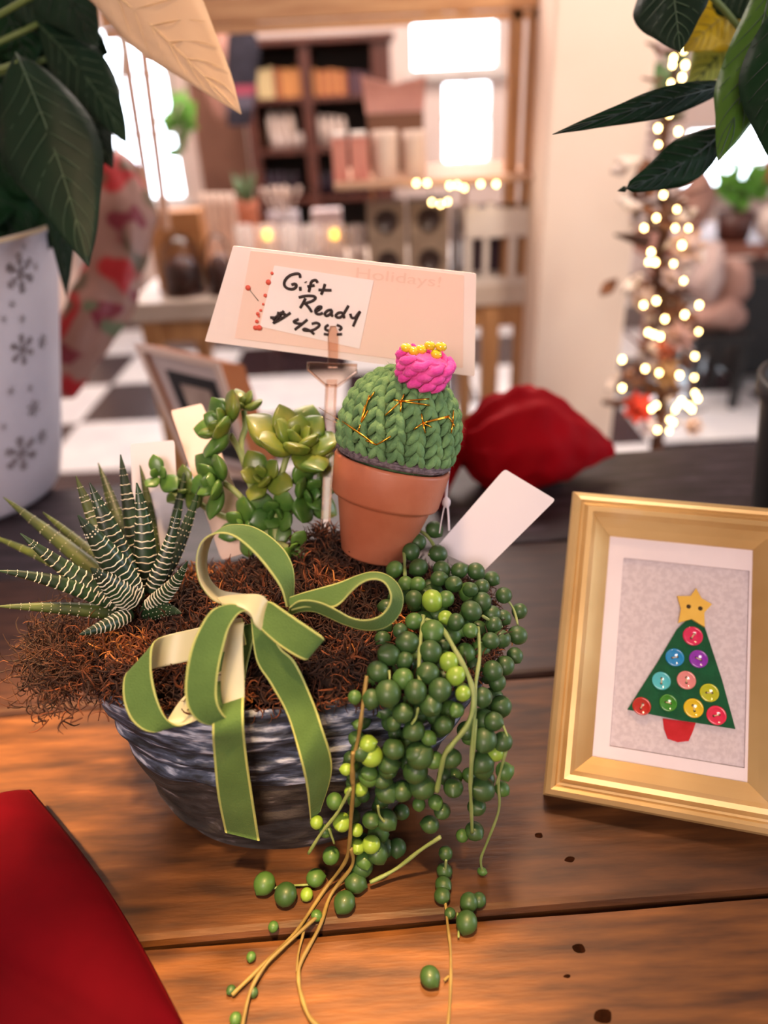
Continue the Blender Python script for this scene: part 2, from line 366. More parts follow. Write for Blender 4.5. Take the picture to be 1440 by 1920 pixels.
# ================================================================== HAWORTHIA
m_haw = mat('haworthia_green', '0f2413', '1d3d1e', rough=.45, scale=60, coat=.1); m_haw2 = mat('haworthia_olive', '28361a', '44521f', rough=.45, scale=60)
m_hb = mat('haworthia_white', 'd2cebc', 'b8b09c', rough=.6, scale=80)
hw = thing('zebra_haworthia', OZ(262, 1120, .145), 'spiky dark green succulent with white banded leaves left of the bow', 'succulent')
def haw_leaf(bx, by, tx, ty, wpx, tb, tt, bulge=(0, 0), bands=14, col=m_haw, face=0., bw=1.):
    B = P(bx, by, tb); T = P(tx, ty, tt); C_ = (B+T)/2 + (P(720+bulge[0], 960+bulge[1], .5)-P(720, 960, .5))
    W = M(wpx, (tb+tt)/2)/2; n = 26
    pts = [B*(1-s)**2+C_*2*s*(1-s)+T*s*s for s in [i/n for i in range(n+1)]]
    view = ((B+T)/2-CAM).normalized(); b = MB(); rows = []; fr = []
    for i, p in enumerate(pts):
        s = i/n; t = (pts[min(i+1, n)]-pts[max(i-1, 0)]).normalized()
        side = t.cross(view).normalized(); out = side.cross(t).normalized()
        if out.dot(view) > 0: out = -out; side = -side
        ang = math.radians(face); out, side = out*math.cos(ang)+side*math.sin(ang), side*math.cos(ang)-out*math.sin(ang)
        w_ = W*min(1, .72+s*1.2)*max(.02, (1-s**1.7))**.75 if s > 0 else W*.7
        fr.append((p, side, out, w_)); r = []
        for j in range(12):
            a = 2*math.pi*j/12; x = math.cos(a); y = math.sin(a)
            r.append(p+side*w_*x+out*w_*(.62*y if y > 0 else .25*y))
        rows.append(r)
    b.grid(rows, closed=True); b.add(rows[0], [tuple(range(11, -1, -1))]); b.add(rows[-1], [tuple(range(12))])
    o = b.build('leaf', col, hw); bb = MB()
    for k in range(bands):                      # raised white tubercle bands
        s = .06+.9*(k+.5)/bands*(1-.05*random.random()); x = s*n; i = min(int(x), n-1); f = x-i
        p, sd, ou, w_ = [lerp(a_, c_, f) for a_, c_ in zip(fr[i], fr[i+1])]
        t = ou.cross(sd).normalized(); broken = s > .8
        arc = []
        for q in range(11):
            a = math.radians(8+164*q/10); wob = .055*math.sin(q*1.9+k)*w_ - .22*w_*math.sin(a)
            arc.append(p+sd*w_*1.02*math.cos(a)+ou*w_*.65*math.sin(a)+t*wob)
        rr = min(.0005, w_*.11)*bw
        if broken or bw < .9:
            for q in range(0, 11, 2): bb.ball(arc[q], rr*1.5, 5, 4)
        else: bb.tube(arc, [rr*.6]+[rr*random.uniform(.7, 1.25) for _ in range(9)]+[rr*.6], 5)
    bb.build('tubercle_bands', m_hb, o)
HL = [ # base, tip, width, base depth, tip depth, bulge, bands
 (235, 1115, 6, 932, 34, .515, .56, (-10, -12), 10, m_haw2, .6), (225, 1120, -30, 1000, 26, .52, .57, (0, -14), 9, m_haw2, .6),
 (240, 1135, 38, 1000, 44, .50, .47, (-6, 14), 15, m_haw, 1), (235, 1140, -6, 1070, 36, .50, .46, (0, -22), 15, m_haw, 1),
 (240, 1152, -10, 1137, 30, .505, .47, (0, -8), 12, m_haw2, .7), (250, 1110, 142, 892, 42, .515, .52, (-10, 8), 14, m_haw2, 1),
 (252, 1125, 146, 966, 62, .495, .46, (14, 4), 15, m_haw, 1), (252, 1122, 168, 905, 54, .505, .49, (6, 0), 16, m_haw, 1),
 (250, 1085, 184, 868, 34, .53, .56, (8, 0), 16, m_haw2, .6), (272, 1090, 226, 852, 38, .52, .53, (-6, 0), 13, m_haw, 1),
 (268, 1110, 256, 905, 48, .51, .50, (18, 0), 13, m_haw, 1), (290, 1090, 262, 872, 26, .54, .56, (16, 0), 12, m_haw2, .6),
 (282, 1110, 334, 952, 34, .505, .50, (8, 12), 14, m_haw, 1), (300, 1090, 374, 912, 30, .52, .54, (10, 10), 13, m_haw, .8),
 (305, 1100, 350, 868, 26, .53, .56, (0, 0), 12, m_haw, .8), (275, 1140, 352, 1052, 36, .495, .47, (10, 14), 16, m_haw, 1),
 (245, 1150, 148, 1190, 34, .49, .455, (0, 6), 11, m_haw, 1), (270, 1150, 340, 1150, 40, .50, .475, (0, -14), 9, m_haw, .5),
 (240, 1100, 80, 960, 28, .525, .56, (-4, -8), 11, m_haw2, .6), (255, 1128, 170, 1065, 58, .493, .465, (0, 4), 13, m_haw, 1)]
for (bx, by, tx, ty, wp, tb_, tt_, bu, nb, cm, bw) in HL: haw_leaf(bx, by, tx, ty, wp, tb_, tt_, bu, nb, cm, 0, bw)

# ================================================================== SEDUM
m_sed = [mat('sedum_leaf', '4a6e24', '8a8c34', rough=.42, scale=38, lo=.38, hi=.66, c3='c28c34', sss=.15, coat=.25),
         mat('sedum_leaf_green', '3a6426', '5e8434', rough=.42, scale=40, c3='a09a38', sss=.15, coat=.25),
         mat('sedum_leaf_olive', '4a6226', '6c7c34', rough=.4, scale=40, c3='9c8438', sss=.15, coat=.2)]
m_stem = mat('sedum_stem', '8ea05c', 'a3ac6c', rough=.5, scale=60)
sd_ = thing('golden_sedum', OZ(515, 1015, .15), 'plump leaved green and yellow rosette succulent behind the bow', 'succulent')
def fat_leaf(c, tip, W, th, up, mi, name='leaf', parent=sd_):
    ax = tip-c; L = ax.length; ax.normalize(); side = ax.cross(up).normalized(); nu = side.cross(ax).normalized(); rows = []; n = 12
    for i in range(n+1):
        s = i/n; w_ = W*(.35+.65*math.sin(min(1, s/.55)*math.pi/2)) if s < .55 else W*max(.015, math.cos((s-.55)/.45*math.pi/2))**.85
        mid = c+ax*L*s+nu*(.10*L*math.sin(s*math.pi*.5)*s)
        r = []
        for j in range(12):
            a = 2*math.pi*j/12; y = math.sin(a)
            r.append(mid+side*w_*math.cos(a)+nu*w_*(th*y if y < 0 else th*.45*y))
        rows.append(r)
    b = MB(); b.grid(rows, closed=True); b.add(rows[0], [tuple(range(11, -1, -1))]); b.add(rows[-1], [tuple(range(12))])
    return b.build(name, m_sed[mi], parent)
def rosette(cx, cy, t, rpx, axis, n=11, tilt0=78, mi=None, big=1.):
    c = P(cx, cy, t); z = (RT*axis[0]+UP*axis[1]-fw*axis[2]).normalized(); x = z.orthogonal().normalized(); y = z.cross(x); R_ = M(rpx, t)
    for k in range(n):
        a = k*2.399+cx; ring = k/n
        el = math.radians(lerp(8, tilt0, ring**1.1)); L = R_*lerp(1.05, .42, ring)*big
        d = (x*math.cos(a)+y*math.sin(a))*math.cos(el)+z*math.sin(el)
        fat_leaf(c+d*R_*.06+z*R_*.12*ring, c+d*L*1.05, L*.37*random.uniform(.9, 1.15), .62, z, (mi if mi is not None else random.choice((0, 0, 1, 2))))
rosette(425, 800, .55, 76, (-.7, .35, .6), 11)
rosette(455, 765, .565, 52, (-.1, .8, .5), 7, mi=2)
rosette(555, 838, .54, 98, (.25, .65, .65), 14, mi=0)
rosette(412, 905, .545, 72, (-.7, 0, .7), 9, mi=1)
rosette(495, 900, .55, 62, (-.2, .3, .9), 8, mi=0)
rosette(570, 925, .555, 72, (.6, 0, .6), 9, mi=1)
rosette(520, 965, .55, 62, (-.1, -.1, .9), 9, mi=1)
rosette(300, 895, .55, 46, (-.1, .3, .9), 5, mi=1)
rosette(350, 920, .56, 50, (-.2, .2, .7), 6, mi=2)
rosette(550, 1030, .53, 38, (.5, -.2, .9), 5, mi=1)
rosette(460, 985, .555, 60, (-.5, 0, .8), 7, mi=1)
rosette(600, 880, .57, 52, (.7, .3, .3), 6, mi=0)
b = MB(); SB = P(518, 1050, .545)
for path in ([(505, 990, .55), (455, 860, .56), (432, 815, .552)], [(512, 1000, .55), (520, 920, .548), (540, 850, .545)], [(500, 990, .55), (450, 930, .55), (420, 905, .55)],
             [(515, 990, .55), (545, 960, .553), (568, 928, .556)], [(500, 1000, .552), (400, 960, .565), (352, 925, .565), (305, 898, .552)], [(455, 860, .56), (460, 800, .565), (457, 770, .567)],
             [(520, 1020, .54), (548, 1032, .532)], [(520, 920, .55), (560, 900, .565), (597, 882, .57)], [(505, 995, .55), (470, 985, .555)]):
    b.tube(smooth_path([SB]+[P(*p) for p in path], 5), .0024, 7)
b.build('stem', m_stem, sd_)

# ================================================================== TERRACOTTA POT WITH CROCHET CACTUS
tl = math.radians(14.5); bk = math.radians(14)
AX = Vector((math.sin(tl), math.sin(bk), math.cos(tl)*math.cos(bk))).normalized()
PB = P(699, 1040, .535)
FR = frame_z(PB, AX, (1, 0, 0))
m_terra = mat('terracotta', 'a65c40', 'b66e52', rough=.55, scale=22, bump=.2, bscale=200, c3='964c30', coat=.1)
cc = thing('crochet_cactus_pot', PB, 'green crocheted cactus with pink flower in small tilted terracotta pot', 'ornament')
H_ = .071
prof = [(.0, .0), (.022, .0), (.0238, .002), (.0335, H_-.031), (.0345, H_-.029), (.0378, H_-.028), (.0388, H_-.026), (.0412, H_-.002), (.0405, H_), (.0375, H_), (.0365, H_-.003), (.034, H_-.02)]
MB().lathe(prof, 56, FR).build('pot', m_terra, cc)
m_felt = mat('grey_felt', '4c4048', '786a72', rough=.95, scale=300, bump=1, bscale=500, sheen=.3)
b = MB(); RC = FR @ Vector((0, 0, H_+.001))
for k in range(60):
    pts = []; ph = random.uniform(0, 6.28); rr = random.uniform(.033, .0388)
    for q in range(41):
        a = 2*math.pi*q/40+ph; r2 = rr+.0012*math.sin(3*a+k)+.0006*math.sin(11*a+k)
        pts.append(FR @ Vector((r2*math.cos(a), r2*math.sin(a), H_+.0030+random.choice((0, .0012, .0024))*0+.0012*((k*7) % 3)+.0008*math.sin(2*a+k*1.3))))
    b.tube(pts, .0012, 5)
for k in range(420):
    a = random.uniform(0, 6.28); fibre(b, FR @ Vector((.037*math.cos(a), .037*math.sin(a), H_+.002)), .006, .00009, 0)
b.build('felt_soil', m_felt, cc)
CR, CRH = .0392, .0435; CC = FR @ Vector((0, 0, H_+.0205))
FC = FR.copy(); FC.translation = CC
def on_cactus(th, ph, lift=0.):
    return FC @ Vector(((CR+lift)*math.sin(th)*math.cos(ph), (CR+lift)*math.sin(th)*math.sin(ph), (CRH+lift)*math.cos(th)))
m_yarn = mat('green_yarn', '557a50', '6f9662', rough=.95, scale=110, bump=.9, bscale=420, sheen=.35, sheen_c='9fc080', c3='85a472', bdist=.0012)
m_yarn_p = mat('pink_yarn', 'd8389c', 'ec5cae', rough=.9, scale=110, bump=.9, bscale=420, sheen=.4, sheen_c='ff9cc8', bdist=.0012)
b = MB(); b.ball((0, 0, 0), (CR-.002, CR-.002, CRH-.002), 32, 20, FC)
b.v = [v for v in b.v]
NC = 19
for k in range(NC):
    for j in range(11):
        th = .12+j*.175; 
        if th > 1.8: continue
        ph = 2*math.pi*k/NC + .35*th + random.uniform(-.03, .03)
        dw = math.pi/NC*.95
        if math.sin(th) < .33 and k % 2: continue
        for sgn in (-1, 1):
            pts = [on_cactus(max(.02, th-.03+random.uniform(-.02, .02)), ph+sgn*dw*.95, .0002), on_cactus(th+.05, ph+sgn*dw*.9, .0016), on_cactus(th+.14, ph+sgn*dw*.55, .0022), on_cactus(th+.24, ph+sgn*dw*.12, .0002)]
            r_ = .0026*random.uniform(.9, 1.12)*min(1, .55+math.sin(th)*.6)
            b.tube(smooth_path(pts, 3), [r_*.5, r_*.8, r_, r_, r_*1.08, r_*1.1, r_, r_*.9, r_*.65, r_*.4], 8)
for k in range(1500):
    th = math.acos(random.uniform(-.3, 1)); ph = random.uniform(0, 6.28); p = on_cactus(th, ph, .002)
    fibre(b, p, random.uniform(.003, .007), .0001, 0, (p-CC).normalized()*.6+Vector((random.uniform(-1, 1), random.uniform(-1, 1), random.uniform(-1, 1)))*.8, 1.)
b.build('crocheted_body', m_yarn, cc)
def hit(px, py, lift=.002):                    # where the sight line of a pixel meets the crocheted ball
    inv = FC.inverted(); o = inv @ CAM; d = inv.to_3x3() @ ray(px, py)
    A = CR+lift; H = CRH+lift; o2 = Vector((o.x/A, o.y/A, o.z/H)); d2 = Vector((d.x/A, d.y/A, d.z/H))
    a_ = d2.dot(d2); b_ = 2*o2.dot(d2); c_ = o2.dot(o2)-1; D = b_*b_-4*a_*c_
    t = (-b_-math.sqrt(D))/(2*a_) if D > 0 else -b_/(2*a_)
    return CAM+ray(px, py)*t
# pink flower
FLc = hit(788, 712, .004); fz = (FLc-CC).normalized(); fz = (fz+AX*1.2).normalized(); FF = frame_z(FLc-fz*.003, fz)
b = MB(); b.lathe([(0, 0), (.011, .0), (.0145, .007), (.0165, .015), (.014, .0175), (0, .0165)], 20, FF)
for k in range(10):
    for j in range(3):
        a = 2*math.pi*(k+.5*(j % 2))/10; z = .001+j*.0058; r = .0125+.0013*j
        pts = [FF @ Vector(((r+e)*math.cos(a+da), (r+e)*math.sin(a+da), z+dz)) for e, da, dz in ((0, -.35, -.001), (.002, -.12, .0025), (.0024, .12, .0045), (0, .33, .008))]
        b.tube(smooth_path(pts, 3), [.0014, .002, .0027, .003, .003, .003, .0028, .0024, .002, .0014], 7)
for k in range(160):
    a = random.uniform(0, 6.28); fibre(b, FF @ Vector((.016*math.cos(a), .016*math.sin(a), random.uniform(0, .018))), .005, .00006, 0)
b.build('pink_flower', m_yarn_p, cc)
m_bead = mat('yellow_bead', 'd8b81c', 'e3cc3c', rough=.15, scale=50, coat=.8, sss=.1)
for (x, y) in ((762, 654), (790, 657), (818, 666), (827, 652), (806, 650), (776, 660)):
    q = P(x, y-2, depth(FF @ Vector((0, 0, .0165)))-.008); b = MB(); f2 = frame_z(q, fz)
    b.lathe([(.0011, -.0026), (.0028, -.0021), (.0039, 0), (.0028, .0021), (.0011, .0026), (.0009, 0), (.0011, -.0026)], 16, f2); o = b.build('bead', m_bead, cc)
m_gold = mat('gold_thread', 'f0b040', rough=.25, metal=1.)
stars = [((752, 752), [(804, 748), (805, 760), (722, 779), (758, 739), (751, 772), (738, 750)]), ((793, 793), [(843, 779), (842, 782), (776, 805), (790, 776), (797, 812), (809, 801)]),
         ((676, 795), [(692, 742), (672, 808), (690, 770), (684, 760)]), ((706, 834), [(642, 790), (655, 800), (728, 822), (686, 826), (672, 812), (733, 818)]),
         ((849, 793), [(850, 770), (846, 812), (852, 800), (840, 780)]), ((695, 745), [(702, 735), (688, 752)])]
for (c_, arms) in stars:
    b = MB()
    for a in arms:
        pa = []
        for q in range(6):
            f_ = q/5; pa.append(hit(lerp(c_[0], a[0], f_), lerp(c_[1], a[1], f_), .0042+.0015*math.sin(f_*3)))
        b.tube(pa, .00055, 5)
    b.build('gold_stitch', m_gold, cc)
b = MB(); b.tube([hit(655, 800, .004), P(632, 785, .505), P(598, 764, .515)], .00025, 4).tube([hit(652, 800, .003), P(630, 792, .508), P(610, 784, .515)], .0002, 4)
b.build('loose_thread', m_gold, cc)
# price tag on its elastic
m_elastic = mat('white_elastic', 'e8e0ea', rough=.5, trl=.2); m_tag = mat('white_tag', 'e6e2ea', 'dedae6', rough=.6, scale=10, trl=.15)
tg = thing('price_tag', P(830, 930, .53), 'blank white price tag on elastic hanging beside the terracotta pot', 'tag')
el = smooth_path([P(842, 700, .525), P(845, 790, .548), P(842, 870, .548), P(838, 905, .540), P(836, 938, .535)], 6)
MB().tube(el, .0011, 6).ball(P(837, 942, .534), (.0032, .0028, .0044)).tube(smooth_path([P(834, 945, .534), P(828, 975, .532), P(824, 1000, .530)], 4), .0005, 5).tube(smooth_path([P(839, 945, .534), P(841, 970, .532), P(842, 995, .529)], 4), .0008, 5).build('elastic', m_elastic, tg)
def card(name, corners, thick, m_, parent, rnd=.08):
    cs = [Vector(c) for c in corners]; poly = []; n = len(cs)
    for i in range(n):
        p, a, c = cs[i], cs[i-1], cs[(i+1) % n]
        for k in range(5):
            s = k/4; q1 = p+(a-p)*rnd*(1-s); q2 = p+(c-p)*rnd*s; poly.append((q1*(1-s)+(p*.55+ (p+(a-p)*rnd+p+(c-p)*rnd)/2*.45-p*0)*0+q2*s) if k in (0, 4) else p+(a-p)*rnd*(1-s)**2+(c-p)*rnd*s**2)
    nrm = (cs[1]-cs[0]).cross(cs[2]-cs[1]).normalized()
    if nrm.dot(fw) < 0: nrm = -nrm
    return MB().prism(poly, nrm*thick).build(name, m_, parent, smooth=False)
card('tag_card', [P(946, 879, .532), P(1042, 937, .528), P(906, 1072, .530), P(815, 1030, .535)], .0005, m_tag, tg, .05)

# ================================================================== SIGN ON CLEAR PICK
SY = .525
m_card = mat('sign_card', 'fbece6', 'f8e4dc', rough=.7, scale=6); m_note = mat('note_paper', 'fdf2ef', 'fbecea', rough=.8, scale=9)
sg = thing('price_sign', OY(607, 962, SY), 'large white gift price sign card with handwriting above the cactus', 'sign')
S = lambda x, y, dy=0.: OY(x, y, SY+dy)
card('card', [S(437, 461), S(893, 513), S(890, 706), S(384, 640)], .0012, m_card, sg, .01)
card('card_insert', [S(470, 470, -.0008), S(870, 516, -.0008), S(868, 690, -.0008), S(440, 634, -.0008)], .0005, mat('card_insert_paper', 'fadccc', 'f8d6c6', rough=.7, scale=5), sg, .01)  # white insert, with the peach of the warm light put into its colour
card('note', [S(514, 498, -.0016), S(701, 526, -.0016), S(674, 654, -.0016), S(487, 612, -.0016)], .0004, m_note, sg, .01)
m_ink = mat('black_ink', '2a1816', rough=.6); m_red = mat('red_print', 'e8604c', rough=.6); m_faint = mat('faint_print', 'f4ccba', rough=.7)
def Z2(x, y): return (440+x/5.538, 480+y/5.538)
strokes = [[(680, 225), (672, 190), (630, 185), (570, 205), (525, 250), (515, 300), (545, 335), (600, 345), (635, 325), (640, 300), (620, 290), (590, 300)],
 [(680, 320), (682, 358)], [(735, 268), (738, 274)], [(860, 275), (840, 250), (800, 265), (785, 310), (770, 372)], [(755, 318), (830, 305)],
 [(938, 290), (920, 350), (898, 400)], [(870, 352), (940, 355), (1005, 356)],
 [(665, 430), (740, 415), (820, 418), (838, 440), (800, 470), (730, 490), (705, 480)], [(735, 440), (710, 490), (680, 540)], [(730, 492), (770, 535), (800, 582)],
 [(835, 580), (880, 555), (900, 530), (870, 528), (840, 560), (845, 595), (880, 605), (915, 590)],
 [(1010, 560), (970, 565), (938, 595), (950, 622), (990, 605), (1010, 570), (1005, 610), (1020, 625)],
 [(1120, 590), (1080, 590), (1050, 618), (1070, 640), (1110, 630), (1150, 570), (1182, 515)], [(1130, 615), (1138, 645)],
 [(1200, 600), (1215, 640), (1250, 640), (1280, 600), (1305, 575)], [(1300, 580), (1265, 650), (1230, 730)],
 [(510, 570), (460, 630), (400, 700)], [(580, 590), (490, 650), (410, 695)], [(440, 590), (480, 600), (530, 605)], [(370, 640), (440, 640), (500, 640)], [(395, 665), (440, 625), (490, 585)],
 [(665, 655), (612, 682), (650, 700), (700, 705)], [(755, 660), (690, 715), (625, 765)],
 [(800, 705), (850, 695), (880, 715), (850, 750), (790, 775), (715, 770), (730, 755), (780, 775), (825, 812)],
 [(975, 715), (945, 735), (945, 765), (975, 775)], [(1060, 715), (1100, 735), (1105, 755), (1085, 772)], [(925, 810), (975, 818)], [(1060, 815), (1115, 812)]]
b = MB()
for st in strokes:
    pts = smooth_path([OY(*Z2(*q), SY-.0021) for q in st], 4); b.tube(pts, .0010, 6, flat=1)
b.build('handwriting', m_ink, sg)
b = MB()
for (x, y, r) in ((388, 180, 16), (350, 272, 26), (318, 410, 18), (295, 500, 12), (270, 565, 14), (240, 600, 18), (250, 625, 12), (230, 680, 18), (215, 745, 24), (255, 745, 28), (138, 330, 26)):
    q = OY(*Z2(x, y), SY-.0017); rr = M(r/5.538, .55); b.lathe([(0, -.0004), (rr, -.0003), (rr, .0002)], 10, frame_z(q, (0, 1, 0)))
b.build('red_dots', m_red, sg)
MB().tube([OY(*Z2(150, 345), SY-.0017), OY(*Z2(200, 410), SY-.0017), OY(*Z2(245, 465), SY-.0017)], .0003, 4).build('pin', mat('pin_grey', '8a7a70', rough=.5), sg)
def text_obj(s, name, x, y, x2, y2, m_, parent, Y, size_k=1., extr=.0002):
    cu = bpy.data.curves.new('t', 'FONT'); cu.body = s; cu.extrude = extr; tmp = bpy.data.objects.new('t', cu); COL.objects.link(tmp)
    dg = bpy.context.evaluated_depsgraph_get(); me = bpy.data.meshes.new_from_object(tmp.evaluated_get(dg)); bpy.data.objects.remove(tmp)
    w_ = max(v.co.x for v in me.vertices)-min(v.co.x for v in me.vertices); A = OY(x, y, Y); B = OY(x2, y2, Y); ex = (B-A); k = ex.length/w_; ex.normalize(); ey = Vector((0, 0, 1)); ey = (ey-ex*ey.dot(ex)).normalized(); ez = ex.cross(ey)
    b = MB(); b.add([A+ex*v.co.x*k+ey*v.co.y*k*size_k+ez*(v.co.z) for v in me.vertices], [tuple(p.vertices) for p in me.polygons]); return b.build(name, m_, parent, smooth=False)
text_obj('Holidays!', 'faint_lettering', 664, 520, 822, 538, m_faint, sg, SY-.0010, .62, .00004)
m_clear = thin_glass('clear_plastic', 'f8ece4', .015)
ck = MB(); q0 = OY(607, 1000, .462)
for x0, x1, y0, y1, dd in ((614, 634, 612, 700, .0),):
    p = [OY(x, y, SY-.0045) for x, y in ((614, 625), (619, 612), (629, 612), (634, 625), (633, 690), (615, 690))]; ck.prism(p, (0, .002, 0))
p = [OY(x, y, SY-.002) for x, y in ((576, 680), (670, 684), (668, 698), (632, 724), (610, 722), (577, 694))]; ck.prism(p, (0, .0025, 0))
ck.tube([OY(578, 681, SY-.003), OY(577, 694, SY-.003), OY(612, 724, SY-.003), OY(632, 725, SY-.003), OY(669, 698, SY-.003), OY(669, 685, SY-.003), OY(578, 681, SY-.003)], .0011, 6)
ck.prism([OY(612, 715, SY-.003), OY(632, 715, SY-.003), OY(618, 1010, .463), OY(601, 1010, .463)], (0, .004, 0))
ck.tube([OY(613, 720, SY-.002), OY(602, 1010, .463)], .0013, 6).tube([OY(630, 720, SY-.002), OY(616, 1010, .463)], .0010, 6)
o = ck.build('clear_pick', m_clear, sg, smooth=False); o['label'] = 'clear plastic pick holding the sign card'

# plant label cards behind the haworthia
t1 = card('plant_label', [P(244, 832, .565), P(327, 825, .565), P(338, 1040, .548), P(254, 1045, .548)], .0006, m_tag, None, .05); tag(t1, 'white blank plant label standing behind the dark spiky succulent', 'plant label')
t2 = card('plant_label', [P(320, 770, .60), P(379, 756, .60), P(485, 1030, .56), P(415, 1050, .56)], .0006, mat('label_warm', 'efd9cf', 'ecc9b4', rough=.7, scale=8), None, .05); tag(t2, 'slanted pinkish plant label rising left of the yellow green rosettes', 'plant label')

# ================================================================== RIBBON BOW
m_vel = mat('ribbon_velvet', '42602a', '4f6e34', rough=.9, scale=30, bump=.5, bscale=900, sheen=.35, sheen_c='a8bc78', c3='5f7a3a')
m_sat = mat('ribbon_satin', 'c3bb95', 'b6b48e', rough=.4, scale=20)
m_sel = mat('ribbon_selvage', 'a9ad62', '98a45c', rough=.7, scale=60, bump=.3, bscale=800)
bow = thing('ribbon_bow', P(495, 1150, .425), 'olive green velvet ribbon bow with looping ends on the planter', 'ribbon')
def ribbon(name, st, flip=False, sub=6, ripple=0.):
    a_ = [P(x, y, t) for (x, y, t, _, _, _) in st]; b_ = [P(x, y, t) for (_, _, _, x, y, t) in st]
    a_ = smooth_path(a_, sub); b_ = smooth_path(b_, sub); n = len(a_); us = (0, .035, .07, .3, .5, .7, .93, .965, 1); H = .00045
    mids = [(p+q)/2 for p, q in zip(a_, b_)]
    nrm = []
    for i in range(n):
        t = mids[min(i+1, n-1)]-mids[max(i-1, 0)]; w_ = b_[i]-a_[i]; v = t.cross(w_)
        v = v.normalized() if v.length > 1e-12 else (nrm[-1] if nrm else Vector((0, 0, 1)))
        if nrm and v.dot(nrm[-1]) < 0 and v.dot(nrm[-1]) < -.2: v = -v
        nrm.append(v)
    nrm = [(nrm[max(i-2, 0)]+nrm[max(i-1, 0)]+nrm[i]+nrm[min(i+1, n-1)]+nrm[min(i+2, n-1)]).normalized() for i in range(n)]
    sg_ = 1 if flip else -1
    F = [[lerp(a_[i], b_[i], u)+nrm[i]*sg_*H*(1.35 if u in (.035, .965) else 1 if 0 < u < 1 else .55) for u in us] for i in range(n)]
    Bk = [[lerp(a_[i], b_[i], u)-nrm[i]*sg_*H*(1 if 0 < u < 1 else .4) for u in us] for i in range(n)]
    b = MB()
    for j in range(8):
        b.grid([[r[j], r[j+1]] for r in F], 2 if j in (0, 1, 6, 7) else 0); b.grid([[r[j+1], r[j]] for r in Bk], 1)
    b.grid([[p[0], q[0]] for p, q in zip(Bk, F)], 2); b.grid([[p[-1], q[-1]] for p, q in zip(F, Bk)], 2)
    b.grid([F[0], Bk[0]], 2); b.grid([Bk[-1], F[-1]], 2)
    o = b.build(name, [m_vel, m_sat, m_sel], bow); return mod(o, 'WELD', merge_threshold=.00002)
def c3(x, y): return (220+x/2.571, 960+y/2.571)
def st3(L): return [c3(ax, ay)+(ta,)+c3(bx, by)+(tb_,) for (ax, ay, ta, bx, by, tb_) in L]
# round upper loop
ribbon('loop', [(480, 1140, .428, 500, 1118, .436), (435, 1135, .425, 445, 1112, .438), (403, 1127, .423, 414, 1106, .440), (379, 1100, .421, 394, 1086, .441), (369, 1069, .420, 388, 1060, .442),
  (370, 1038, .420, 391, 1030, .443), (380, 1015, .421, 402, 1003, .444), (400, 1002, .421, 424, 987, .444), (424, 1001, .421, 452, 984, .444), (446, 1011, .422, 480, 990, .444), (473, 1034, .422, 512, 1010, .443),
  (500, 1065, .423, 538, 1038, .442), (526, 1103, .424, 551, 1075, .440), (537, 1138, .426, 549, 1138, .438)], flip=True)
# big front loop
ribbon('loop', st3([(690, 470, .420, 700, 520, .420), (600, 453, .415, 660, 515, .416), (530, 447, .409, 628, 480, .412), (450, 478, .403, 585, 492, .408), (385, 580, .399, 540, 560, .404), (348, 680, .397, 510, 665, .402),
  (328, 800, .397, 490, 760, .401), (328, 900, .398, 480, 850, .402), (350, 965, .400, 484, 915, .403), (395, 1010, .404, 505, 965, .406), (450, 1025, .409, 530, 990, .410), (500, 1010, .416, 570, 985, .416),
  (512, 950, .418, 600, 955, .418), (500, 870, .419, 613, 900, .419), (500, 780, .420, 612, 790, .420), (515, 690, .421, 608, 690, .421), (535, 610, .422, 606, 610, .422), (560, 540, .422, 612, 530, .422)]), flip=True)
# left low loop
ribbon('loop', st3([(600, 510, .430, 620, 640, .430), (480, 530, .438, 460, 690, .436), (380, 560, .442, 330, 722, .440), (290, 580, .443, 240, 742, .440), (225, 598, .440, 150, 760, .436), (190, 615, .433, 90, 765, .430),
  (172, 645, .427, 45, 780, .424), (166, 700, .423, 27, 830, .420), (168, 780, .420, 32, 920, .417), (185, 870, .418, 65, 1000, .415), (212, 950, .418, 118, 1048, .414), (245, 1003, .419, 175, 1062, .416),
  (295, 1030, .422, 220, 1045, .421), (345, 1020, .427, 252, 985, .427), (390, 1000, .432, 320, 890, .432), (450, 950, .435, 420, 820, .435), (560, 850, .436, 540, 740, .436)]), flip=False)
# short right loop
ribbon('loop', st3([(700, 430, .424, 650, 540, .424), (745, 434, .418, 665, 535, .418), (800, 470, .414, 710, 585, .414), (870, 518, .411, 780, 645, .411), (940, 565, .410, 850, 690, .410), (985, 597, .411, 898, 712, .411),
  (996, 612, .414, 915, 706, .414), (975, 590, .418, 890, 690, .418), (900, 545, .422, 800, 650, .422), (760, 470, .426, 700, 560, .426)]), flip=False)
# slim right loop
ribbon('loop', st3([(820, 415, .432, 840, 475, .424), (900, 388, .434, 905, 460, .425), (980, 365, .436, 975, 462, .426), (1050, 345, .437, 1040, 462, .426), (1105, 326, .438, 1082, 436, .426), (1160, 305, .438, 1125, 388, .425),
  (1225, 290, .438, 1175, 345, .424), (1290, 300, .437, 1230, 325, .423), (1345, 340, .436, 1285, 340, .422), (1376, 405, .435, 1315, 395, .421), (1368, 475, .434, 1308, 450, .421), (1325, 535, .432, 1265, 500, .420),
  (1260, 566, .431, 1195, 520, .419), (1180, 566, .430, 1125, 508, .419), (1090, 540, .430, 1055, 470, .419), (1020, 508, .430, 985, 437, .419), (950, 480, .430, 920, 424, .420), (880, 480, .430, 870, 430, .422), (820, 500, .430, 830, 460, .424)]), flip=False)
def tail(L, R, flip, tt):
    st = []
    for (lx, ly), (rx, ry), t in zip(L, R, tt): st.append((lx, ly, t, rx, ry, t+.001))
    ribbon('tail', st, flip)
TY = .298
def ty(x, y, Y=TY): return depth(OY(x, y, Y))
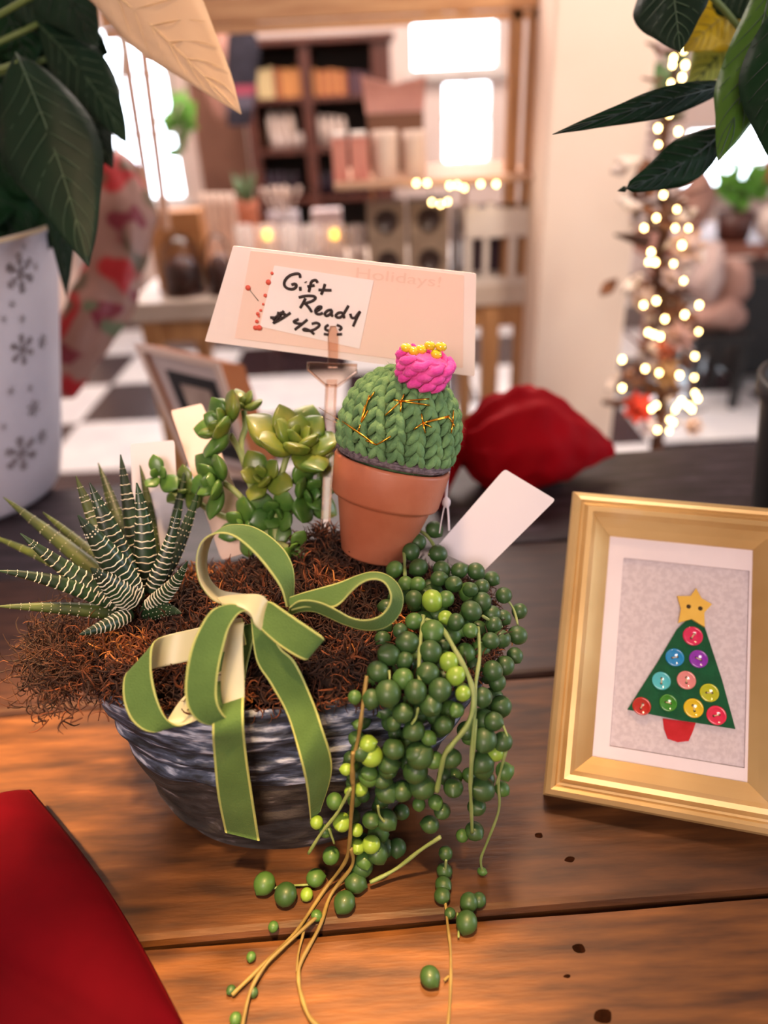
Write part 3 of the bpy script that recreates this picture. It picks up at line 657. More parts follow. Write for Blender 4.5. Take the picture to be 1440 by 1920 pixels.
LL = [(430, 1180), (402, 1270), (398, 1363), (400, 1408), (408, 1492), (422, 1560)]; RR = [(485, 1165), (462, 1260), (457, 1340), (462, 1408), (474, 1492), (487, 1576)]
tail(LL, RR, True, [.440, .438, ty(430, 1350)-.001, ty(430, 1408), ty(440, 1492)+.001, ty(455, 1568, .303)])
LL = [(470, 1160), (480, 1237), (507, 1283), (539, 1343), (563, 1424), (575, 1480), (582, 1540)]; RR = [(500, 1140), (522, 1208), (553, 1240), (583, 1303), (604, 1362), (623, 1440), (600, 1520)]
tail(LL, RR, True, [.43, .425, .424, .426, ty(590, 1400)-.002, ty(600, 1460), ty(590, 1530, .303)])
ribbon('knot', st3([(480, 415, .424, 505, 445, .414), (540, 402, .419, 580, 455, .412), (610, 396, .416, 640, 490, .411), (690, 400, .417, 660, 540, .411), (735, 440, .421, 690, 570, .414)]), flip=True)

# ================================================================== STRING OF PEARLS
m_pr = [mat('pearl_dark', '26441f', '335425', rough=.5, scale=70, coat=.12, sss=.1), mat('pearl_mid', '375b26', '496f2f', rough=.5, scale=70, coat=.12, sss=.1), mat('pearl_lime', '6f9430', '88a63c', rough=.4, scale=70, coat=.2, sss=.15)]
m_vine = mat('vine_green', '6f8548', '84925a', rough=.55, scale=80); m_vine_t = mat('vine_tan', '6e5c2e', '84703c', rough=.6, scale=80)
sp = thing('string_of_pearls', OZ(800, 1120, .15), 'trailing succulent of round green beads spilling over the planter right side', 'succulent')
def pearl_mesh(m_):
    b = MB(); rows = []; n, mm_ = 14, 11
    for i in range(mm_+1):
        th = math.pi*i/mm_; r = math.sin(th); z = math.cos(th)
        if th < .5: z = z+.16*(1-th/.5)**1.5
        rows.append([Vector((r*math.cos(2*math.pi*j/n), r*math.sin(2*math.pi*j/n), z)) for j in range(n)])
    b.grid(rows, closed=True); o = b.build('pearl', m_); return o
pm = [pearl_mesh(m_) for m_ in m_pr]; used_p = [False]*3
YT = [(900, .50), (980, .465), (1100, .388), (1200, .343), (1300, .313), (1400, .302), (1500, .300), (2000, .298)]
def vine_pt(x, y, r=.002, back=0.):
    for (a, ya), (c, yc) in zip(YT, YT[1:]):
        if y <= c: break
    Y = lerp(ya, yc, max(0, (y-a)/(c-a)))+back
    if x > 880: Y += .03*min(1, (x-880)/90)*(1 if y < 1350 else .3)
    q = OY(x, y, Y)
    if q.z < r: q = OZ(x, y, r)
    return q
NP = [0]
def pearl(x, y, rpx, kind=None, back=0., asp=1.):
    q = vine_pt(x, y, .0, back); t = depth(q); r = M(rpx*1.08, t)
    q = vine_pt(x, y, r*1.0, back)
    if kind is None:
        kind = random.choice((0, 0, 1)) if y < 1500 else random.choice((0, 1, 1))
    src = pm[kind]
    if not used_p[kind]: o = src; used_p[kind] = True
    else: o = src.copy(); COL.objects.link(o)
    o.parent = sp; o.location = q-sp.location
    d = Vector((random.uniform(-1, 1), random.uniform(-1, .2), random.uniform(-1.2, .4)))
    o.rotation_euler = d.to_track_quat('Z', 'Y').to_euler(); o.scale = (r*asp, r*.94*asp, r*1.02); NP[0] += 1
    return q
c4 = lambda x, y: (540+x/2.88, 960+y/2.88); c5 = lambda x, y: (400+x/2.4, 1400+y/2.4)
A4 = '790,95,45,0 700,165,45,0 665,215,45,0 810,225,47,0 705,300,48,0 575,310,45,1 830,310,45,0 925,315,42,0 1015,320,45,0 1100,360,40,0 635,385,38,1 815,360,42,0 895,390,45,0 700,390,40,1 680,470,45,0 780,480,58,2 850,470,45,1 985,420,40,0 1045,405,42,0 1165,450,42,0 1045,485,50,0 990,535,55,0 1250,535,40,0 850,570,38,2 905,595,45,0 680,590,45,1 1100,550,45,0 1165,570,40,0 1110,610,45,0 780,645,62,1 605,640,38,0 985,640,40,1 645,705,60,0 1095,695,45,0 1150,685,50,0 1240,665,50,0 545,770,60,0 770,755,60,0 630,800,45,0 870,810,50,2 1225,775,42,0 1170,830,50,0 485,860,55,0 1105,860,55,0 620,900,55,1 755,870,60,0 905,885,50,2 1130,920,45,0 540,980,68,0 690,970,62,0 450,1010,50,0 1050,1000,50,0 820,960,60,0 945,980,40,2 1150,1050,55,0 360,1000,35,1 620,1085,55,0 770,1045,60,0 910,1070,40,1 1060,1120,55,0 1110,1130,50,0 680,1180,55,0 760,1220,40,1 380,1150,28,1 570,1140,40,0 840,1150,50,0 1060,1230,65,0 430,1250,45,2 455,1320,48,2 570,1280,55,0 700,1300,60,0 880,1330,50,0 1120,1300,45,2 1160,1240,50,0 315,1390,32,2 440,1410,45,1 540,1390,50,0 690,1400,65,0 1050,1350,60,0 1180,1400,38,1 790,1340,45,1'
A5 = '665,20,45,0 710,40,50,2 545,245,35,1 610,200,20,2 665,190,30,2 700,140,40,1 780,200,50,0 790,80,45,0 760,150,40,0 930,40,60,0 900,110,45,0 1075,50,40,0 940,180,55,0 925,260,28,1 1000,250,32,1 850,200,45,0 1080,185,42,0 465,340,28,2 580,340,40,2 645,375,28,2 710,330,38,0 780,330,45,0 505,380,28,1 530,490,38,1 650,450,33,2 710,440,40,2 680,510,38,1 740,480,45,0 670,540,45,0 230,615,45,1 325,665,48,0 460,590,38,1 420,665,27,2 640,610,45,0 590,700,45,0 1210,90,50,0 1210,190,55,0 1310,110,38,1 1300,190,32,1 1185,270,40,0 1175,380,40,0 1120,400,28,1 975,350,38,0 1030,290,35,0 1045,480,30,0 1040,560,34,0 1035,620,34,0 1030,670,34,0 1150,700,38,0 1195,690,30,0 1140,790,45,0 1065,750,24,0 465,760,24,1 270,810,22,1 975,1035,42,0 80,1095,20,0 180,1105,20,0 100,1225,26,1 170,945,20,1'
allp = []
for s_, cf, kk in ((A4, c4, 2.88), (A5, c5, 2.4)):
    for e in s_.split():
        x, y, r, k = [float(v) for v in e.split(',')]; X, Y = cf(x, y); allp.append((X, Y, r/kk)); pearl(X, Y, r/kk, int(k))
pearl(904, 1634, 9, 1, asp=.8)
# the pearls underneath
n_ = 0
while n_ < 118:
    X, Y = random.uniform(650, 960), random.uniform(1090, 1590)
    lo = lerp(742, 668, min(1, max(0, (Y-1090)/200))) if Y < 1400 else 650; hi = 925 if Y < 1350 else lerp(945, 880, (Y-1350)/240)
    if Y > 1480 and X > 790 and X < 870: continue
    if not lo < X < hi: continue
    pearl(X, Y, random.uniform(13, 19), random.choice((0, 0, 0, 1)), back=.014); n_ += 1
def vine(L, cf, r=.0011, m_=m_vine, lift=.003):
    pts = smooth_path([vine_pt(*cf(x, y), lift)-Vector((0, .004, 0)) for x, y in L], 6); k = len(pts)
    return MB().tube(pts, [r*(1+.12*math.sin(i*.9)) for i in range(k)], 6).build('vine', m_, sp)
vine([(740, 560), (820, 600), (880, 690), (960, 840), (990, 930), (995, 1030), (960, 1130), (880, 1230), (840, 1290), (815, 1400), (800, 1480)], c4, .0016)
vine([(730, 540), (715, 650), (705, 800), (712, 905)], c4, .0013); vine([(1020, 600), (1030, 750), (1010, 900), (1000, 1100), (985, 1300), (980, 1440), (985, 1560), (990, 1700)], c4, .0012)
vine([(630, 330), (628, 250), (632, 150), (690, 88), (745, 110), (790, 180), (760, 215)], c4, .0013)
vine([(425, 860), (400, 1050), (380, 1190), (345, 1350), (350, 1440)], c4, .0012, m_vine_t)
vine([(630, 0), (626, 60), (630, 150), (620, 300), (612, 420), (590, 500), (500, 620), (370, 810), (270, 910), (130, 1045), (88, 1085)], c5, .0013, m_vine_t)
vine([(620, 160), (560, 270), (490, 360), (430, 455)], c5, .0011); vine([(618, 430), (625, 510), (530, 640), (480, 780), (400, 930), (385, 1010), (402, 1100), (440, 1190), (525, 1260)], c5, .0013, m_vine_t)
vine([(470, 735), (330, 860), (240, 950), (170, 1070), (128, 1260)], c5, .0012, m_vine_t, .005); vine([(1038, 640), (1050, 760), (1065, 900), (1062, 1100), (1048, 1260)], c5, .0010, m_vine_t, .004)
vine([(1020, 380), (930, 440), (820, 525), (705, 585)], c5, .0013, m_vine, .008); vine([(1310, 0), (1280, 130), (1280, 260), (1230, 400), (1200, 480), (1208, 540)], c5, .0009)
vine([(1045, 540), (1110, 580), (1150, 600)], c4, .001); vine([(740, 240), (750, 290), (790, 330)], c5, .0008); vine([(1045, 480), (1040, 560), (1036, 650)], c5, .0009)
vine([(1010, 1090), (1005, 1200), (990, 1330), (985, 1440)], c4, .0009); vine([(1130, 1080), (1180, 1200), (1150, 1340), (1120, 1440)], c4, .0008); vine([(545, 830), (548, 880), (540, 930)], c4, .0008)
vine([(700, 1030), (690, 1080), (665, 1120)], c4, .0008); vine([(1150, 420), (1210, 500), (1235, 590)], c4, .0009); vine([(1035, 1020), (1057, 1000)], c5, .0008, m_vine_t); vine([(460, 595), (360, 600), (235, 615)], c5, .0008)
vine([(410, 800), (385, 900), (378, 980)], c5, .0008, m_vine_t); vine([(1095, 720), (1100, 800), (1100, 830)], c5, .0007); vine([(520, 340), (545, 410)], c5, .0008)

# ================================================================== GOLD FRAME WITH BUTTON TREE
BLc = OZ(1018, 1490, .0115); e1 = (OZ(1440, 1568, .0115)-BLc).normalized(); nb = Vector((-e1.y, e1.x, 0)); LAM = math.radians(48)
e2 = Vector((0, 0, 1))*math.cos(LAM)+nb*math.sin(LAM); en = e1.cross(e2).normalized()
if en.dot(fw) > 0: en = -en                     # en points to the viewer
def FP(x, y, lift=0.):                          # pixel -> point on the picture plane (lifted)
    d = ray(x, y); o = BLc+en*lift; t = (o-CAM).dot(en)/d.dot(en); return CAM+d*t
def uv(x, y, lift=0.): q = FP(x, y, lift)-BLc; return q.dot(e1), q.dot(e2)
def FU(u, v, l=0.): return BLc+e1*u+e2*v+en*l
m_gold_f = mat('gold_leaf', 'c2a06a', 'd8ba84', rough=.4, scale=9, stretch=(1, 1, 1), metal=.55, bump=.15, bscale=60, c3='dcc8a6')
gf = thing('picture_frame', BLc, 'gold framed felt Christmas tree with coloured buttons on the right', 'picture frame')
W_, HH = (uv(1503, 1580)[0]), uv(1075, 922)[1]
UI0, VI1 = uv(1140, 1003); mw = uv(1100, 1425)[0]; vb = uv(1100, 1425)[1]
MW = .0315
prof = [(0, -.016), (0, .0), (.0014, .0035), (.0048, .0055), (.0072, .0045), (.0086, .0025), (.0102, .003), (.0132, .007), (.0168, .0072), (.0198, .003), (.0216, .0015), (.026, -.002), (MW, -.006), (MW, -.016)]
corners = [(0, 0, 1, 1), (W_, 0, -1, 1), (W_, HH, -1, -1), (0, HH, 1, -1)]
for i in range(4):                              # four mitred rails
    a, c = corners[i], corners[(i+1) % 4]
    r1 = [FU(a[0]+a[2]*p, a[1]+a[3]*p, l) for p, l in prof]; r2 = [FU(c[0]+c[2]*p, c[1]+c[3]*p, l) for p, l in prof]
    b = MB(); b.grid([r1, r2]); b.add([r1[0], r1[-1], r2[-1], r2[0]], [(0, 1, 2, 3)]); b.build('frame_rail', m_gold_f, gf, smooth=False)
m_mat = mat('white_mat_board', 'e6dde4', 'e0d6de', rough=.8, scale=20); m_linen = mat('linen', 'c8bdc4', 'd4cad0', rough=.95, scale=300, stretch=(1, 1, 1), bump=.8, bscale=1500, lo=.4, hi=.6, detail=2, bdist=.0004)
LD = -.0085
u0_, v1_ = uv(1173, 1046, LD); u1_, v0_ = uv(1396, 1442, LD); ul, vl = uv(1139, 1397, LD)
u0_ = (u0_+ul)/2; v0_ = (v0_+vl)/2
i0, i1, j0, j1 = MW-.001, W_-MW+.001, MW-.001, HH-MW+.001
b = MB()
def slab(b, u0, v0, u1, v1, l0, l1, mi=0):
    b.prism([FU(u0, v0, l1), FU(u1, v0, l1), FU(u1, v1, l1), FU(u0, v1, l1)], en*(l0-l1), mi)
for r in ((i0, j0, i1, v0_), (i0, v1_, i1, j1), (i0, v0_, u0_, v1_), (u1_, v0_, i1, v1_)): slab(b, *r, LD-.0015, LD+.0005)
b.build('mat_board', m_mat, gf, smooth=False)
b = MB(); slab(b, i0, j0, i1, j1, LD-.004, LD-.0025); b.build('linen_backing', m_linen, gf, smooth=False)
b = MB(); slab(b, i0-.003, j0-.003, i1+.003, j1+.003, -.016, LD-.005); o = b.build('backing_board', m_black, gf, smooth=False)
c6 = lambda x, y: (1000+x/2.823, 900+y/2.823)
LF = LD-.0025
def fpoly(pts, l, th): return [FP(*c6(x, y), l+th) for x, y in pts], en*(-th)
m_feltg = mat('green_felt', '0a4a2c', '0e5634', rough=.95, scale=120, sheen=.3, sheen_c='2e8a5c', bump=.4, bscale=600); m_feltr = mat('red_felt', 'b01c22', 'be2630', rough=.95, scale=120, bump=.4, bscale=600)
MB().prism(*fpoly([(685, 1262), (860, 1285), (845, 1330), (822, 1382), (765, 1388), (712, 1370), (693, 1320)], LF, .0012)).build('felt_trunk', m_feltr, gf, smooth=False)
MB().prism(*fpoly([(820, 733), (845, 733), (905, 770), (1000, 1060), (1070, 1318), (780, 1272), (498, 1215), (660, 960), (760, 790)], LF+.0012, .0014)).build('felt_tree', m_feltg, gf, smooth=False)
star = [(862, 572), (893, 622), (945, 655), (905, 700), (908, 778), (835, 733), (768, 757), (780, 690), (762, 612), (830, 612)]
star = [(862, 572), (890, 625), (946, 657), (905, 702), (908, 778), (838, 735), (768, 756), (782, 680), (762, 614), (832, 614)]
m_star = mat('wood_star_yellow', 'd8ac3c', 'e2bb50', rough=.5, scale=40)
so = MB().prism(*fpoly(star, LF+.0028, .0024)).build('star', m_star, gf, smooth=False)
for (x, y) in ((822, 670), (884, 680)):
    MB().lathe([(0, .0002), (.0016, .0002), (.0016, -.001)], 12, frame_z(FP(*c6(x, y), LF+.0052), en)).build('button_hole', mat('hole', '3a2a10', rough=.8), so)
m_thr = mat('button_thread', 'd8c89c', rough=.8)
for (x, y, r, c) in ((843, 827, 50, 'd8245c'), (748, 940, 47, '1e8cd0'), (873, 948, 47, '8c2cb4'), (677, 1064, 47, '54c0cc'), (809, 1060, 48, 'e08c8c'), (930, 1127, 48, 'b8c020'), (573, 1198, 47, 'b82a20'), (713, 1180, 45, '3c8c28'), (847, 1208, 50, 'e0c01c'), (968, 1246, 50, 'dc2450')):
    q = FP(*c6(x, y), LF+.0027); R = M(r/2.823, depth(q)); f2 = frame_z(q, en, e1)
    mb = mat('button_'+c, c, rough=.12, coat=.9, sss=.1); b = MB()
    b.lathe([(0, 0), (R, 0), (R, .0012), (R*.93, .0019), (R*.8, .0017), (R*.72, .0010), (0, .0009)], 28, f2); bo = b.build('button', mb, gf)
    for k in (-1, 1): MB().lathe([(0, .0011), (R*.13, .0011), (R*.13, .0008)], 10, f2 @ Matrix.Translation((k*R*.28*math.cos(x), k*R*.28*math.sin(x), 0))).build('button_hole', mat('hole', '3a2a10', rough=.8), bo)
    MB().tube([f2 @ Vector((k*R*.28*math.cos(x), k*R*.28*math.sin(x), .0016)) for k in (-1, 0, 1)], .0004, 5).build('thread', m_thr, bo)
b = MB(); hh = HH*.62; p1 = FU(W_*.42, hh, -.017); p2 = FU(W_*.58, hh, -.017); q1 = Vector((p1.x, p1.y, .0012))+nb*.07; q2 = Vector((p2.x, p2.y, .0012))+nb*.07
b.prism([p1, p2, q2, q1], nb*.002); b.build('easel_leg', m_black, gf, smooth=False)

# ================================================================== RED VELVET
m_redv = mat('red_velvet', '8c000e', 'a40014', rough=.75, scale=12, spec=.12, sheen=.10, sheen_c='ff0a28', bump=.3, bscale=700, bdist=.0004)
def loft(stations, t, thick=1., n=28, wr=.0, pw=1., zmin=None, seed=0, ruff=0):
    """stations: (x, ytop, ybottom, depth); rings whose height follows the photo and whose depth is `thick` x the height."""
    pts = smooth_path([Vector((a, b_, c_)) for a, b_, c_, _ in stations], 5); ds = smooth_path([Vector((d_, 0, 0)) for *_, d_ in stations], 5); rows = []
    for i, (s, dd) in enumerate(zip(pts, ds)):
        T_ = dd.x; c = P(s.x, (s.y+s.z)/2, T_); h = M(abs(s.z-s.y), T_)/2; r = []
        for j in range(n):
            a = 2*math.pi*j/n; k = 1+wr*noise.noise(Vector((math.cos(a)*2.2+seed, math.sin(a)*2.2, i*.22)))+ruff*math.sin(a*9+seed)
            q = c+UP*h*math.sin(a)*k+fw*h*thick*math.cos(a)*k
            if zmin is not None and q.z < zmin: q.z = zmin
            r.append(q)
        rows.append(r)
    b = MB(); b.grid(rows, closed=True); b.add(rows[0], [tuple(range(n-1, -1, -1))]); b.add(rows[-1], [tuple(range(n))]); return b
rv = thing('velvet_gift_bag', OZ(1000, 925, 0), 'red velvet drawstring bag tied off lying behind the cactus pot', 'gift bag')
b = loft([(866, 800, 862, 0.927), (880, 785, 880, 0.927), (900, 762, 905, 0.927), (925, 742, 918, 0.927), (960, 730, 925, 0.927), (1000, 728, 922, 0.927), (1040, 745, 910, 0.932), (1075, 768, 895, 0.938), (1105, 792, 878, 0.943), (1130, 815, 864, 0.949), (1147, 832, 857, 0.949), (1153, 843, 851, 0.949)], .86, .72, 40, .16, zmin=.001, seed=2)
# gather folds running out of the neck
for i, v in enumerate(b.v):
    j = i % 40; k = i//40; f_ = max(.12, 1-k/34)
    v += (UP*.8-fw*.6)*.013*f_*math.sin(j*1.42+k*.10)
o = b.build('bag_body', m_redv, rv); mod(o, 'SUBSURF', levels=1, render_levels=1)
b = loft([(872, 805, 868, 0.927), (862, 815, 880, 0.922), (850, 822, 905, 0.916), (838, 830, 930, 0.911), (826, 845, 950, 0.906), (816, 862, 958, 0.900)], .85, .8, 40, .2, zmin=.001, seed=5, ruff=.10)
o = b.build('ruffled_neck', m_redv, rv); mod(o, 'SUBSURF', levels=1, render_levels=1)
b = MB(); b.tube([P(868, 800, 0.889), P(864, 832, 0.879), P(868, 868, 0.889), P(872, 835, 0.927), P(868, 800, 0.889)], .003, 8); b.build('drawstring', m_redv, rv)
# foreground cushion-like bag corner
b = MB(); rows = []; n = 40
cA, cB, cC, cD = OZ(58, 1480, .022), OZ(352, 1935, .018), OZ(-60, 2300, .02), OZ(-420, 1640, .02)
for i in range(n+1):
    r = []
    for j in range(n+1):
        u, v = i/n, j/n; bowu = 1-.07*math.sin(math.pi*u)*(1 if v > .5 else -1)*0
        p = cA*(1-u)*(1-v)+cB*u*(1-v)+cC*u*v+cD*(1-u)*v
        cen = (cA+cB+cC+cD)/4; e_ = (1-(2*u-1)**6)*(1-(2*v-1)**6); p += (cen-p)*(-.10)*math.sin(math.pi*u)*(1-e_)*0
        e = ((1-(2*u-1)**4)*(1-(2*v-1)**4))**.5
        side = math.sin(math.pi*u)*max(0, 1-4*v); p = p+(cA-cD).normalized()*.006*side
        h = .034*e+.003*noise.noise(Vector((u*3, v*3, 2)))*e - .004*e*math.exp(-((u*.8+v-1.02)/.05)**2)
        r.append((p, h))
    rows.append(r)
b.grid([[p+Vector((0, 0, h)) for p, h in r] for r in rows]); b.grid([[p-Vector((0, 0, min(p.z-.001, h*.55))) for p, h in r][::-1] for r in rows])
o = b.build('velvet_cushion', mat('crimson_velvet', '3a0006', '480009', rough=.85, scale=12, spec=.05, sheen=.04, sheen_c='ff0a28', bump=.3, bscale=700, bdist=.0004)); mod(o, 'WELD', merge_threshold=.0002); tag(o, 'plain red velvet cushion corner in the lower left foreground', 'cushion')

# ================================================================== WHITE BUCKET
bc = Vector((-.555, .885, 0)); m_buck = mat('white_enamel', 'c9c4cf', 'b9b3c0', rough=.45, scale=6, bump=.1); m_gray = mat('worn_grey_print', '6e6468', '8c8288', rough=.8, scale=120)
bk_ = thing('snowflake_bucket', bc, 'tall white metal bucket with worn grey snowflakes at left', 'bucket')
def brad(z): return .117+(.192-.117)*(z/.325)
bx_off = lambda z: 0.0
prof = [(0, .002), (.10, .001), (.112, .004), (.117, .012)]+[(brad(z), z) for z in (.05, .1, .15, .2, .25, .3, .325)]+[(.195, .326), (.197, .329), (.194, .332), (.188, .328), (.18, .30), (.10, .05)]
MB().lathe(prof, 72, Matrix.Translation(bc)).build('bucket_wall', m_buck, bk_)
MB().lathe([(.193, .3265), (.1985, .329), (.193, .3325)], 72, Matrix.Translation(bc)).build('rim', mat('tan_rim', 'b09878', rough=.5), bk_)
def bucket_hit(px, py):
    d = ray(px, py); t = .5
    while t < 1.4:
        q = CAM+d*t; z = min(max(q.z, 0), .335)
        if math.hypot(q.x-bc.x, q.y-bc.y) < brad(z): return q
        t += .0004
    return None
for (x, y, rp) in ((38, 512, 34), (42, 655, 27), (40, 850, 32), (6, 598, 7), (41, 598, 9), (56, 727, 8), (20, 733, 9), (78, 818, 13), (79, 640, 13), (7, 800, 7), (62, 765, 15), (44, 462, 6), (22, 570, 8), (66, 500, 8)):
    q = bucket_hit(x, y)
    if q is None: continue
    nr = Vector((q.x-bc.x, q.y-bc.y, 0)).normalized(); nr = (nr-Vector((0, 0, .23))).normalized(); q.x, q.y = bc.x+(q.x-bc.x)*brad(q.z)/math.hypot(q.x-bc.x, q.y-bc.y), bc.y+(q.y-bc.y)*brad(q.z)/math.hypot(q.x-bc.x, q.y-bc.y); R = M(rp*1.15, depth(q)); f2 = frame_z(q+nr*.0009, nr, (0, 0, 1)); b = MB()
    for k in range(6):
        a = k*math.pi/3; dx, dy = math.cos(a), math.sin(a)
        def bar(x0, y0, x1, y1, w_):
            n2 = Vector((y0-y1, x1-x0, 0)).normalized()*w_; A_, B_ = Vector((x0, y0, 0)), Vector((x1, y1, 0)); cr = lambda v: f2 @ Vector((v.x, v.y, -.0001-(v.y**2)/(2*.15)))
            b.add([cr(A_-n2), cr(B_-n2), cr(B_+n2), cr(A_+n2)], [(0, 1, 2, 3)])
        bar(0, 0, dx*R, dy*R, R*.085)
        if rp > 12:
            for s in (.45, .7):
                for sg_ in (-1, 1):
                    a2 = a+sg_*.8; bar(dx*R*s, dy*R*s, dx*R*s+math.cos(a2)*R*.28, dy*R*s+math.sin(a2)*R*.28, R*.075)
    b.build('snowflake_print', m_gray, bk_)

# ================================================================== POINSETTIAS
m_lf = mat('poinsettia_green', '0a1f14', '102a1a', rough=.55, scale=14, trl=.05, bump=.3, bscale=90, spec=.2); m_lfd = mat('poinsettia_dark', '091b0e', '112c17', rough=.6, scale=14, spec=.08, bump=.3, bscale=90)
m_lfb = mat('poinsettia_bright', '3f6a1c', '527c24', rough=.5, scale=14, trl=.35, bump=.3, bscale=90); m_cr = mat('cream_bract', 'dcc0a0', 'e2caae', rough=.55, scale=10, trl=.4, c3='dcc07e')
m_ye = mat('yellow_bract', 'c8b018', 'd8c428', rough=.55, scale=10, trl=.4); m_vn = mat('leaf_vein', '2c4630', '375038', rough=.5, scale=30); m_vnc = mat('bract_vein', 'd0b48e', rough=.5)
m_vnd = mat('leaf_vein_dark', '12241a', rough=.5)
def big_leaf(root, bx, by, bt, tx, ty, tt, wl, wr, mt, vm, bend=(0, 0), curve=0., fold=.25, vein=True, peak=.42, tw=0.):
    B, T = P(bx, by, bt), P(tx, ty, tt); C_ = (B+T)/2+(P(720+bend[0], 960+bend[1], bt)-P(720, 960, bt)); n = 20
    pts = [B*(1-s)**2+C_*2*s*(1-s)+T*s*s for s in [i/n for i in range(n+1)]]; tm_ = (bt+tt)/2; rows = []; mid = []
    for i, p in enumerate(pts):
        s = i/n; t = (pts[min(i+1, n)]-pts[max(i-1, 0)]).normalized(); vw = (p-CAM).normalized(); side = t.cross(vw).normalized(); out = side.cross(t).normalized()
        if out.dot(vw) > 0: out = -out
        if side.dot(RT) < 0 and abs(side.dot(RT)) > .3: side = -side
        elif abs(side.dot(RT)) <= .3 and side.dot(UP) < 0: side = -side
        if tw: side = (side*math.cos(tw)+out*math.sin(tw)).normalized()
        if s < peak: w_ = math.sin((s/peak)*math.pi/2)**.75
        else:
            q = (s-peak)/(1-peak); w_ = (1-q)**1.05*(1+.55*q)+.04*math.sin(q*9)*(1-q)
        w_ = max(w_, .012); r = []
        for j in range(-4, 5):
            x = j/4; W = M(wl if x < 0 else wr, tm_)*w_; r.append(p+side*W*x+out*(-fold*W*abs(x)**1.3+curve*W*x*x)+out*.0015*math.sin(j*1.7+i*.9)*w_)
        rows.append(r); mid.append((p+out*.0006, side, out, w_))
    b = MB(); b.grid(rows); o = b.build('leaf', mt, root); mod(o, 'SOLIDIFY', thickness=.0006, offset=0)
    if vein:
        b = MB(); k = len(mid); b.tube([m_[0] for m_ in mid], [.0011*(1-.7*i/k) for i in range(k)], 5)
        for i in range(2, n-2, 2):
            for sg_ in (-1, 1):
                v = []
                for q in range(5):
                    f_ = q/4; ii = min(n-1, i+f_*3.2); i0 = int(ii); fr_ = ii-i0; x = sg_*f_*.88
                    p, sd, ou, w_ = [lerp(a, c, fr_) for a, c in zip(mid[i0], mid[i0+1])]; W = M(wl if x < 0 else wr, tm_)*w_
                    v.append(p+sd*W*x+ou*(-fold*W*abs(x)**1.3+curve*W*x*x+.0002))
                b.tube(v, [.0006, .0005, .0004, .0003, .0002], 4)
        b.build('veins', vm, o)
    return o
pn = thing('poinsettia', bc+Vector((0, 0, .31)), 'cream and green poinsettia plant standing in the snowflake bucket', 'poinsettia')
for a in [ # bx by bt tx ty tt wl wr mat vein bend
    (-60, 260, .86, -10, 430, .80, 90, 90, m_lfd, m_vnd, (0, 0)), (-40, 60, .82, 75, 330, .80, 70, 60, m_lfd, m_vnd, (0, 20)), (20, 20, .78, 205, 100, .78, 60, 60, m_lfd, m_vnd, (30, 10)),
    (-30, 300, .80, 120, 330, .82, 60, 60, m_lfd, m_vnd, (0, 0)), (120, 100, .76, 212, 316, .73, 48, 40, m_lf, m_vn, (6, 30)), (72, 45, .72, 238, 270, .69, 55, 52, m_lf, m_vn, (22, -10)),
    (98, 270, .78, 124, 556, .76, 26, 28, m_lf, m_vnd, (6, 10)), (30, 100, .66, 166, 500, .62, 96, 88, m_lf, m_vn, (16, -12)), (-20, 420, .84, 60, 420, .85, 60, 40, m_lfd, m_vnd, (0, 0)),
    (-10, -40, .70, 150, 60, .72, 55, 60, m_lf, m_vn, (0, -20)), (-50, 120, .74, 20, 330, .70, 60, 50, m_lfd, m_vnd, (0, 0)), (150, 330, .80, 70, 480, .84, 40, 40, m_lfd, m_vnd, (0, 0)), (60, -60, .78, 60, 200, .80, 90, 80, m_lfd, m_vnd, (0, 0)), (-20, 180, .82, 60, 440, .84, 80, 70, m_lfd, m_vnd, (0, 0)),
    (90, 180, .82, 120, 420, .86, 60, 50, m_lfd, m_vnd, (0, 0)), (60, 60, .80, 190, 200, .80, 60, 50, m_lfd, m_vnd, (0, 0)), (-80, 60, .80, 40, 300, .78, 110, 90, m_lfd, m_vnd, (0, 0)), (-60, 250, .79, 70, 540, .86, 70, 60, m_lfd, m_vnd, (0, 0)),
    (-40, -90, .74, 60, 130, .74, 100, 90, m_lfd, m_vnd, (0, 0)), (10, 200, .84, 40, 480, .86, 70, 70, m_lfd, m_vnd, (0, 0)), (60, -120, .70, 185, 90, .70, 70, 60, m_lf, m_vnd, (0, 0))]: big_leaf(pn, *a)
big_leaf(pn, 120, -90, .62, 452, 214, .58, 52, 112, m_cr, m_vnc, (10, -14), fold=.1, peak=.45)
big_leaf(pn, 120, -70, .66, 330, -10, .64, 60, 50, m_cr, m_vnc, (0, 0), fold=.1)
b = MB()
for (x, y, t) in ((36, 118, .66), (72, 45, .72), (120, 100, .76), (98, 270, .78), (-30, 60, .72), (150, -60, .62), (-40, 260, .8)):
    b.tube(smooth_path([bc+Vector((.02, 0, .30)), bc+Vector((-.01, -.04, .42)), P(x, y, t)], 6), .0028, 6)
b.tube([bc+Vector((0, 0, .18)), bc+Vector((0, 0, .46))], .009, 8)
b.build('stem', mat('poinsettia_stem', '5c6e38', rough=.6), pn)
MB().lathe([(0, .285), (.155, .28)], 40, Matrix.Translation(bc)).build('soil', m_soil, pn)
